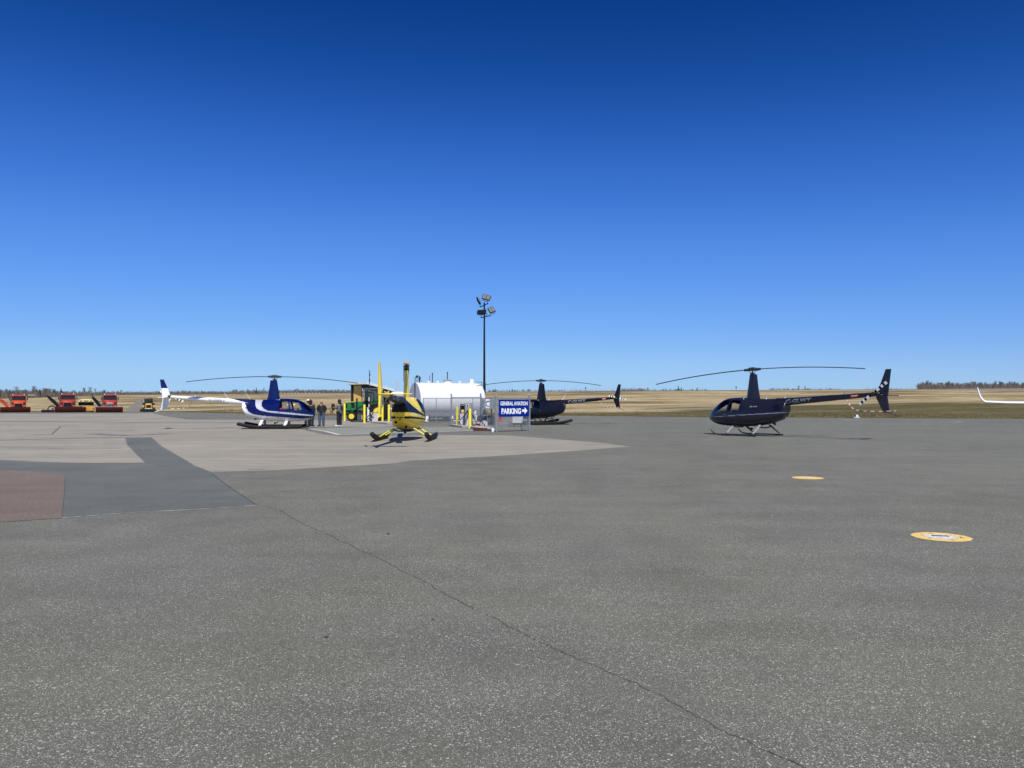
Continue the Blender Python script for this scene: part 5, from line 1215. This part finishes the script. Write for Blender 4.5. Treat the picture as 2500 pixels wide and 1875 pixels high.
    # wing
    if wing:
        (xa,za,xb,zb),wm=wing; b=MB(); a=Vector((xa,0,za)); c=Vector((xb,0,zb)); d=(c-a).normalized(); nn=Vector((-d.z,0,d.x))
        pts=[a-nn*.04,a+nn*.12,a+d*.5+nn*.26,c+nn*.30,c-nn*.25,a+d*.55-nn*.20]
        b.prism([(p.x,p.z) for p in pts],.5,.72); b.tube([a+d*.2+Vector((0,.45,0)),c+Vector((0,.45,0))],.06,6); b.tube([a+nn*.2+d*.5+Vector((0,.4,0)),c+nn*.45+Vector((0,.4,0))],.04,6)
        b.build('wing_plow',wm,t)
    return t
OB=[M['rust'],M['rustblk'],M['dark'],M['orange2']]
truck('orange plow truck farthest left with black grille and chrome exhaust stack',45.5,126,M['orange'],2.45,2.78,(-.45,4.6,.80,[M['rust'],M['rustblk'],M['rustblk'],M['orange']]),((-3.15,2.35,-1.55,.9),M['orange']),1)
truck('orange plow truck with the widest blade, left of the yellow bus',165.5,126,M['orange2'],2.6,2.92,(.45,4.85,.86,OB),((-3.3,2.75,-1.2,.75),M['rustblk']),1)
truck('faded red plow truck with pale square grille, right of the yellow bus',268.5,126,M['orange2'],2.45,2.85,(-.05,4.3,.85,[M['rust'],M['rustblk'],M['lgrey'],M['orange2']]),((-2.95,2.65,-1.45,.85),M['rustblk']),2)
# spare blade with wheel guard left of second truck
q=Vector(((120-1250)/F*126,126,0)); t=thing('spare_plow','low rusty plow blade with a round wheel guard left of the second truck','plow blade',(q.x,q.y,0),math.atan2(-q.x,q.y)); t.scale=(.9,1,1)
plow_blade(t,0,0,2.3,.36,[M['rustblk'],M['rustblk'],M['rust'],M['rustblk']]); b=MB(); b.tube([(.45+.62*math.cos(a*math.pi/10),.3,.45+.62*math.sin(a*math.pi/10)) for a in range(11)],.09,8); b.build('wheel_guard',M['rust'],t,smooth=True); b=MB(); b.lathe([(.28,.0),(.30,.05)],(.45,0.05,.48),18,axis='Y'); b.build('wheel_disc',M['lgrey'],t); b=MB(); b.tube([(-.75,0,.4),(-.95,0,.72)],.03); b.build('lever',M['dark'],t)
# yellow bus
def bus():
    D=127; x0=(210.5-1250)/F*D; t=thing('yellow_bus','yellow round roofed bus with split windscreen between two plow trucks','bus',(x0,D,0),math.atan2(-x0,D)); t.scale=(.9,1,1)
    W=2.55; b=MB(); v=[]; n=17
    for y,s in((0,.96),(.25,1),(7,1)):
        for k in range(n):
            a=math.pi*k/(n-1); v.append((math.copysign(abs(math.cos(a))**.75,math.cos(a))*W/2*s,y,1.72+.52*math.sin(a)*s))
    b.add(v,[(i*n+k,i*n+k+1,(i+1)*n+k+1,(i+1)*n+k) for i in range(2) for k in range(n-1)]+[tuple(range(n))]); b.build('roof',M['buspale'],t,smooth=True)
    b=MB(); b.box((0,3.6,1.0),(W*.98,7,1.44)); b.build('body_panel',M['busyel'],t)
    for s in(-1,0,1):
        b=MB(); b.rbox((s*.80,-.03,1.88),(.42 if s else .8,.04,.12 if s else .13),.03); b.build('roof_lamp' if s else 'destination_slot',M['timber'],t)
    for s in(-1,1): b=MB(); b.rbox((s*.62,.02,1.42),(1.18,.05,.52),.05); b.build('windscreen',M['glassd'],t)
    b=MB(); b.box((0,.08,1.42),(2.45,.02,.5)); b.build('cab_interior',M['dark'],t)
    b=MB(); b.rbox((0,-.04,1.10),(2.2,.08,.08),.02); b.build('chrome_trim',M['steel'],t)
    b=MB(); b.rbox((.32,-.55,.62),(1.9,.6,.72),.10); b.build('hood',M['busyel'],t,smooth=True)
    b=MB()
    for i in range(7): b.box((.08+i*.13-.2,-.862,.70),(.05,.01,.34))
    b.build('grille_bar',M['amber'],t)
    b=MB(); b.rbox((.3,-.9,.20),(2.1,.12,.14),.02); b.build('bumper',M['dark'],t)
    for s in(-1,1): wheel(t,(s*1.0,.6,.45),.45,.28,M['lgrey'],ax='X'); wheel(t,(s*1.0,5.6,.45),.45,.28,M['lgrey'],ax='X')
    for s in(-1,1): b=MB(); b.lathe([(.11,-.90),(.12,-.84)],(.32+s*.8,0,.66),14,axis='Y'); b.build('headlight',M['lens'],t)
bus()
def loader():
    D=134; x0=(363-1250)/F*D; t=thing('loader_tractor','yellow loader tractor with glass cab and black sweeper, on the hill road','loader',(x0,D,0),math.atan2(-x0,D)); t.scale=(.88,1,1)
    b=MB(); b.rbox((0,.9,1.05),(1.15,1.9,.85),.15); b.build('hood',M['busyel'],t,smooth=True)
    b=MB(); b.rbox((0,-.06,.92),(.82,.06,.55),.04); b.build('grille',M['rust'],t)
    b=MB(); b.rbox((0,-.30,.55),(1.25,.2,.18),.03); b.build('bumper',M['white'],t)
    for x in(-.78,.78):
        b=MB(); b.tube([(x,1.7,1.2),(x*.9,1.9,2.25)],.05); b.tube([(x,3.0,1.2),(x*.9,2.9,2.25)],.05); b.build('cab_pillar',M['dark'],t)
        b=MB(); b.rbox((x*1.25,.6,.95),(.38,1.3,.45),.1,rot=(0,.25 if x<0 else -.25,0)); b.build('fender',M['busyel'],t,smooth=True)
        wheel(t,(x*1.15,.55,.55),.55,.35,M['busyel'],ax='X'); wheel(t,(x*1.2,3.0,.75),.75,.45,M['busyel'],ax='X')
        b=MB(); b.rbox((x*1.6,1.7,1.95),(.14,.06,.25),.02); b.build('mirror',M['dark'],t)
    b=MB(); b.box((0,1.78,1.75),(1.45,.02,.95)); b.box((0,2.95,1.75),(1.45,.02,.95)); b.build('cab_window',M['glassg'],t)
    b=MB(); b.box((0,2.3,1.0),(1.3,1.3,.5)); b.rbox((0,2.5,1.5),(.45,.15,.7),.05); b.build('cab_base',M['dark'],t)
    b=MB(); b.rbox((0,2.35,2.32),(1.6,1.5,.14),.05); b.build('cab_roof',M['dgrey'],t,smooth=True)
    for x in(-.15,.1,.28): b=MB(); b.rbox((x+.2,2.1,2.50),(.14,.12,.22),.03); b.build('beacon',M['amber'],t)
    b=MB(); b.tube([(-1.5,-1.1,.27),(1.35,-1.1,.27)],.22,16); b.build('sweeper_brush',M['rubber'],t,smooth=True); b=MB(); b.rbox((-.08,-1.05,.50),(3.0,.5,.08),.02); b.build('sweeper_cover',M['dgrey'],t)
    b=MB(); b.tube([(-.4,-.3,.6),(-.4,-1.0,.45)],.05); b.tube([(.4,-.3,.6),(.4,-1.0,.45)],.05); b.build('lift_arm',M['dark'],t)
loader()
# ---------------------------------------------------------------- aeroplane wing at the right edge
def aeroplane():
    D=63.4; t=thing('aeroplane','white aeroplane wing with upturned winglet at the right edge of the apron','aeroplane',((2403-1250)/F*D,D,0),R(-30))
    b=MB(); sec_=[(0,0,1.60,1.0),(1.5,-.02,1.56,1.15),(3.6,-.05,1.52,1.35),(6.5,-.08,1.47,1.75),(7.6,-.1,1.45,1.9)]
    prof=[(-.5,.0),(-.42,.055),(-.2,.09),(.15,.07),(.5,.0),(.15,-.03),(-.2,-.05),(-.42,-.035)]
    v=[]
    wl=[(-.48,.62,2.86,.40),(-.42,.5,2.6,.48),(-.36,.35,2.30,.58),(-.27,.2,2.02,.72),(-.16,.1,1.83,.85),(-.04,.04,1.70,.95),(.12,.02,1.63,1.0)]
    allsec=[(x,y,z,c,max(0,min(1,(.2-x)/.55))) for x,y,z,c in wl]+[(x,y,z,c,0) for x,y,z,c in sec_[1:]]
    for x,y,z,c,u in allsec:
        an=u*R(68)
        for a,h in prof:
            hh=h*c*1.5; v.append((x+hh*math.sin(an),y+a*c,z+hh*math.cos(an)))
    n=8; m=len(allsec); b.add(v,[(i*n+k,i*n+(k+1)%n,(i+1)*n+(k+1)%n,(i+1)*n+k) for i in range(m-1) for k in range(n)]+[tuple(range(n)),tuple((m-1)*n+k for k in range(n))]); b.build('wing',M['white'],t,smooth=True)
    b=MB(); b.lathe([(.02,-5),(.3,-4.7),(.62,-3.8),(.8,-2.5),(.82,1),(.7,3),(.4,5),(.1,6.2)],(8.2,0,1.75),24,axis='Y'); b.build('fuselage',M['white'],t,smooth=True)
    b=MB(); b.prism([(4.8,2.0),(6.0,2.1),(6.6,4.1),(5.9,4.1)],8.15,8.25,plane='YZ'); b.box((8.2,5.6,2.0),(3.0,.8,.06)); b.build('tail_fin',M['white'],t)
    w2=MB(); w2.v=[(16.4-x,y,z) for x,y,z in v]; w2.f=[(i*n+k,i*n+(k+1)%n,(i+1)*n+(k+1)%n,(i+1)*n+k) for i in range(m-1) for k in range(n)]+[tuple(range(n))]; w2.m=[0]*len(w2.f); w2.build('wing',M['white'],t,smooth=True)
    for x,y in((6.8,.3),(9.6,.3),(8.2,-3.4)): b=MB(); b.tube([(x,y,.25),(x,y,1.4)],.05); b.lathe([(.2,-.08),(.24,0),(.2,.08)],(x,y,.24),16,axis='X'); b.build('landing_gear',M['dark'],t)
aeroplane()
# ---------------------------------------------------------------- small far things
p=G(2090,1021.6); t=thing('taxi_light_box','small white lit box on a flat base at the apron edge, under the charcoal tail','light box',(p.x,p.y,0),0)
b=MB(); b.rbox((.04,0,.26),(.24,.25,.22),.02); b.build('box_body',M['white'],t); b=MB(); b.box((-.10,-.02,.27),(.10,.2,.14)); b.build('lamp',M['dark'],t); b=MB(); b.rbox((0,0,.10),(.62,.4,.10),.02); b.build('base_plate',M['lgrey'],t)
p=G(810,1013.8); b=MB(); b.rbox((0,0,.3),(.32,.3,.6),.02); o=b.build('utility_box',M['bag']); o.location=(p.x,p.y,.0); tag(o,'small brown box standing at the grass edge left of the hooded person','box'); b=MB(); b.box((0,0,.62),(.36,.34,.05)); b.build('lid',M['timber'],o)
for px,py0,py1,D,lab in((1797.5,952.5,943,372,'thin dark marker pole alone on the skyline left of the charcoal rotor mast'),(1430,953,944.5,380,'thin dark marker pole on the skyline right of the dark helicopter mast')):
    a=A(px,py0,D); c=A(px,py1,D); t=thing('marker_pole',lab,'pole',(a.x,a.y,hgt(a.x,a.y))); h=c.z-hgt(a.x,a.y); b=MB(); b.tube([(0,0,0),(0,0,h)],.07,6); b.build('pole',M['dark'],t); b=MB(); b.box((-.05,0,h-.5),(.42,.3,.95)); b.build('marker_board',M['dark'],t)
# runway lights
first=None
for i in range(17):
    if i<12: px=686+i*8.6; py=959.7+.25*i
    else: px=70+(i-12)*3.4; py=964.6
    if py>962.5 and i<12: py=962.4
    D=CRY+6; a=A(px,py,D); g0=hgt(a.x,a.y); h=max(.35,a.z-g0)
    if first is None:
        first=thing('runway_light','','runway light',(0,0,0),0,'row of approach lights along the skyline'); b=MB(); b.sphere((0,0,0),.20,6); b.build('lamp',M['white'],first); b=MB(); b.tube([(0,0,0),(0,0,-3.2)],.03,4); b.build('stake',M['dark'],first); L=first
    else: L=copytree(first)
    L.location=(a.x,a.y,g0+h); 
    L['label']='small white approach light in the row before the wood, right of the blue mast' if i<12 else 'small white approach light in the short row behind the farthest left truck'
    L['group']='approach lights right of the blue mast' if i<12 else 'approach lights behind the left truck'
q=A(1417,953.5,470); zt=crest(q.x*CRY/470); t=thing('farmhouse','tiny pale gabled house on the skyline behind the dark helicopter boom','house',(q.x,q.y,zt)); b=MB(); b.box((0,0,.8),(1.5,2,1.6)); b.build('wall',M['white'],t); b=MB(); b.prism([(-1.7,1.3),(1.7,1.3),(0,2.4)],-1.0,1.0); b.build('roof',M['bag'],t)
# antenna array
a=A(1382,949,480); c=A(1494,949,480); zt=crest((a.x+c.x)/2*CRY/480); t=thing('localizer_array','long low row of thin pale antenna frames on the skyline','antenna array',((a.x+c.x)/2,480,zt)); L=(c.x-a.x); b=MB()
hh=a.z-zt
for i in range(25): x=-L/2+L*i/24; b.tube([(x,0,0),(x,0,hh)],.035,4)
b.build('mast',M['pinkw'],t); b=MB(); b.tube([(-L/2,0,hh),(L/2,0,hh)],.07,5); b.tube([(-L/2,0,hh*.55),(L/2,0,hh*.55)],.04,5); b.build('beam',M['pinkw'],t)
# ---------------------------------------------------------------- trees
def mk_bare(seed,twm,name='bare_tree',dense=1.0,spread=.32):
    rr=random.Random(seed); t=thing(name,'x','tree')
    b=MB(); lean=rr.uniform(-.05,.05); pts=[(lean*z*z+.01*math.sin(z*5),.02*math.sin(z*4),z) for z in(0,.25,.5,.75,.95)]
    b.tube(pts,[.022,.018,.013,.008,.003],6)
    limbs=[]
    for i in range(15):
        z=rr.uniform(.15,.85); a=rr.uniform(0,6.28); L=rr.uniform(.6,1)*spread*(1.15-z*.65); e=rr.uniform(.5,1.1)
        p0=Vector((lean*z*z,0,z)); p1=p0+Vector((math.cos(a)*math.cos(e),math.sin(a)*math.cos(e),math.sin(e)))*L
        b.tube([p0,(p0+p1)/2+Vector((0,0,-.01)),p1],[.009,.006,.003],4); limbs.append((p0,p1))
    b.build('trunk',M['tree_bark'],t)
    c=MB()
    for i in range(int(330*dense)):
        p0,p1=rr.choice(limbs); u=rr.uniform(.2,1.05); s=p0.lerp(p1,u)+Vector((rr.gauss(0,.015),rr.gauss(0,.015),rr.gauss(0,.015)))
        a=rr.uniform(0,6.28); e=rr.uniform(-.1,1.4); L=rr.uniform(.05,.17); d=Vector((math.cos(a)*math.cos(e),math.sin(a)*math.cos(e),math.sin(e))); q=s+d*L
        n_=d.cross(Vector((rr.gauss(0,1),rr.gauss(0,1),rr.gauss(0,1)))).normalized()*rr.uniform(.003,.006)
        c.add([s-n_,s+n_,q+n_*.3,q-n_*.3],[(0,1,2,3)])
    c.build('crown',twm,t,fix=False); return t
def mk_spruce(seed):
    rr=random.Random(seed); t=thing('spruce_tree','x','tree'); b=MB(); b.tube([(0,0,0),(0,0,1)],[.022,.003],6); b.build('trunk',M['tree_bark'],t)
    c=MB(); 
    for j in range(20):
        z=.08+.90*j/20; R_=(.30*(1-z)**.8+.03)*rr.uniform(.65,1.15)
        for k in range(11):
            if rr.random()<.12: continue
            a=rr.uniform(0,6.28); L=R_*rr.uniform(.6,1.15); dz=-L*rr.uniform(.15,.5); d=Vector((math.cos(a),math.sin(a),0)); n_=Vector((-d.y,d.x,0))*L*rr.uniform(.28,.5)
            z0=z+rr.uniform(-.02,.02); p0=Vector((0,0,z0)); p1=d*L+Vector((0,0,z0+dz)); pm=d*L*.55+Vector((0,0,z0+dz*.3))
            c.add([p0,pm+n_,p1,pm-n_+Vector((0,0,rr.uniform(-.02,.01)))],[(0,1,2),(0,2,3)])
    c.build('crown',M['spruce'],t,fix=False); return t
protos={'b':[mk_bare(11,M['twig']),mk_bare(12,M['twig'],dense=1.4,spread=.42),mk_bare(13,M['twig2']),mk_bare(14,M['twig2'],dense=.7,spread=.25),mk_bare(15,M['twig'],dense=1.6,spread=.5)],'s':[mk_spruce(21),mk_spruce(22),mk_spruce(23)]}
used=set()
def plant(kind,px,py,D,label,group,wide=1.0,pi=None):
    lst=protos[kind]; i=random.randrange(len(lst)) if pi is None else pi
    x=(px-1250)/F*D; z=crest(x*CRY/D) if D>=CRY else hgt(x,D); topz=CH+(HZ-py)/F*D; h=max(1.5,topz-z+.3)
    if (kind,i) in used: t=copytree(lst[i])
    else: t=lst[i]; used.add((kind,i))
    t.location=(x,D,z-.3); t.rotation_euler=(0,0,random.uniform(0,6.28)); wd=h*wide*random.uniform(.85,1.2); t.scale=(wd,wd,h)
    t['label']=label; t['group']=group
random.seed(99)
REG=[(-60,135,950,3.5,.42,74,'behind the two left plow trucks'),(135,260,954.5,3,.16,36,'behind the yellow bus and middle truck'),(258,400,957.2,1.6,.06,34,'left of the blue helicopter tail'),(400,560,955.5,1.8,.08,34,'above the blue helicopter boom'),(560,690,952.5,2.2,.12,28,'around the blue rotor mast'),(690,900,952.5,2,.06,46,'between the blue rotor mast and the shed'),(1190,1345,952,2,.22,18,'left of the dark helicopter mast'),(1345,1500,952.8,1.3,.2,16,'behind the dark helicopter boom'),(1515,1575,948.5,3,.15,12,'right of the dark helicopter tail fin'),(1575,1730,949,2,.45,13,'left of the charcoal helicopter nose'),(1880,2050,948,2.5,.03,14,'above the charcoal helicopter boom'),(2090,2240,949,1.2,.1,9,'right of the charcoal helicopter tail'),(2242,2520,934,3.2,.05,84,'in the wood above the aeroplane wing')]
for (a,b_,top,var,fs,n,where) in REG:
    for k in range(n):
        px=random.uniform(a,b_); D=random.uniform(410,470); sp=random.random()<fs
        py=top+random.gauss(0,var*.5)-(random.random()<.08)*var*1.2
        if top>=940: py=min(py,956)
        lab=('dark green spruce standing out ' if sp else 'leafless grey brown tree ')+where
        plant('s' if sp else 'b',px,py+(random.uniform(0,5) if sp else 0)*0,D,lab,('spruces ' if sp else 'bare trees ')+where,wide=.85 if sp else 1.0)
for px,py,kind,lab in((220,943,'b','tallest thin bare tree behind the yellow bus'),(205,946,'b','tall pale bare tree left of the tallest one behind the bus'),(233,945.5,'b','tall pale bare tree right of the tallest one behind the bus'),(40,940.5,'b','thin tall bare tree rising above the farthest left truck'),(626,944.5,'s','dark full spruce just left of the blue rotor mast'),(644,945,'b','thin pointed tree touching the left side of the blue mast'),(149,946,'s','slim spruce top above the second plow truck'),(97,947.5,'s','spruce standing above the gap between the left trucks'),(1209,947.5,'s','dark spruce right of the floodlight pole on the skyline'),(1251,947.5,'s','taller of the two spruces above the blue parking sign'),(1257,949.5,'s','shorter spruce beside the tall one above the parking sign'),(1565,945,'s','spruce at the left start of the skyline clump by the long blade tip'),(1626,946,'s','spruce pair tree left of the two tall pines'),(1656,940,'s','tallest pine on the skyline under the charcoal rotor blade'),(1663,944,'s','second pine leaning beside the tallest one'),(1702,946,'b','bushy bare tree right of the tall pines'),(1950,940,'b','round bare tree standing alone right of the charcoal antennas'),(2282,933.5,'s','dark spruce at the left end of the big wood'),(2430,930,'b','broad bare tree rising over the middle of the big wood'),(2498,932,'b','thin bare tree at the right frame edge of the wood')):
    plant(kind,px,py,405,lab,'single trees picked out on the skyline',wide=1.0 if kind=='b' else .8)
for k in protos:
    for i,t in enumerate(protos[k]):
        if (k,i) not in used:
            for ch in list(t.children): bpy.data.objects.remove(ch)
            bpy.data.objects.remove(t)
# undergrowth in the woods: nobody could count it
rr=random.Random(77); b=MB()
UG=[(-80,135,956.5,110),(135,260,959,110),(258,400,959,120),(400,560,957.5,100),(560,690,955.8,90),(690,900,954.8,110),(1190,1345,954.5,45),(1345,1500,954.3,35),(1515,1575,950.5,60),(1575,1730,952.2,25),(1880,2050,950.2,28),(2110,2242,949.7,16),(2242,2520,940,120)]
for (a,c,top,den) in UG:
    for k in range(int((c-a)*den/3.4)):
        px=rr.uniform(a,c); D=rr.uniform(398,480); x=(px-1250)/F*D; z=crest(x*CRY/D); zt=CH+(HZ-(top+rr.gauss(0,1.6)))/F*D; h=max(.8,(zt-z)*rr.uniform(.3,1.22)**1.0); wdt=rr.uniform(.03,.09); an=rr.uniform(-.5,.5); dx=rr.gauss(0,.25)*h
        m=rr.choice((0,0,1,2) if rr.random()>.06 else (3,))
        b.add([(x-wdt*math.cos(an),D-wdt*math.sin(an),z-.2),(x+wdt*math.cos(an),D+wdt*math.sin(an),z-.2),(x+dx+wdt*.4,D,z+h),(x+dx-wdt*.4,D,z+h)],[(0,1,2,3)],m)
o=b.build('undergrowth',[M['twig'],M['twig2'],M['shrub'],M['spruce']],fix=False); o['kind']='stuff'; o['label']='brown leafless undergrowth filling the far woods along the skyline'; o['category']='undergrowth'
# grass tufts along the apron edge
rr=random.Random(8); b=MB()
for k in range(26000):
    x=rr.uniform(-52,62); t_=abs(rr.gauss(0,1))*(1.6 if rr.random()<.6 else 9); y=edge(x)+.1+t_; z=hgt(x,y); h=rr.uniform(.03,.13); wdt=rr.uniform(.02,.06); d=rr.gauss(0,.05)
    b.add([(x-wdt,y,z-.02),(x+wdt,y+rr.uniform(-.1,.1),z-.02),(x+d,y,z+h)],[(0,1,2)],0 if rr.random()<.5 else 1)
M['tuft1']=pmat('dry_tuft',(.22,.17,.085),.95,var=.2,scale=.5); M['tuft2']=pmat('green_tuft',(.09,.08,.032),.95,var=.2,scale=.5)
o=b.build('grass_tufts',[M['tuft1'],M['tuft2']],fix=False); o['kind']='stuff'; o['label']='ragged dry grass tufts along the far apron edge'; o['category']='grass'

for px,py,r,lab in((949,1303,.017,'flat dark stone on the apron left of the crack'),(800,1552,.012,'small dark pebble on the apron, left foreground'),(1058,1510,.009,'tiny dark pebble just under the crack, foreground')):
    p=G(px,py); b=MB(); b.sphere((0,0,r*.35),r,6,sq=(1.3,.9,.45)); o=b.build('stone',M['crackd'],smooth=True); o.location=(p.x,p.y,0); tag(o,lab,'stone')
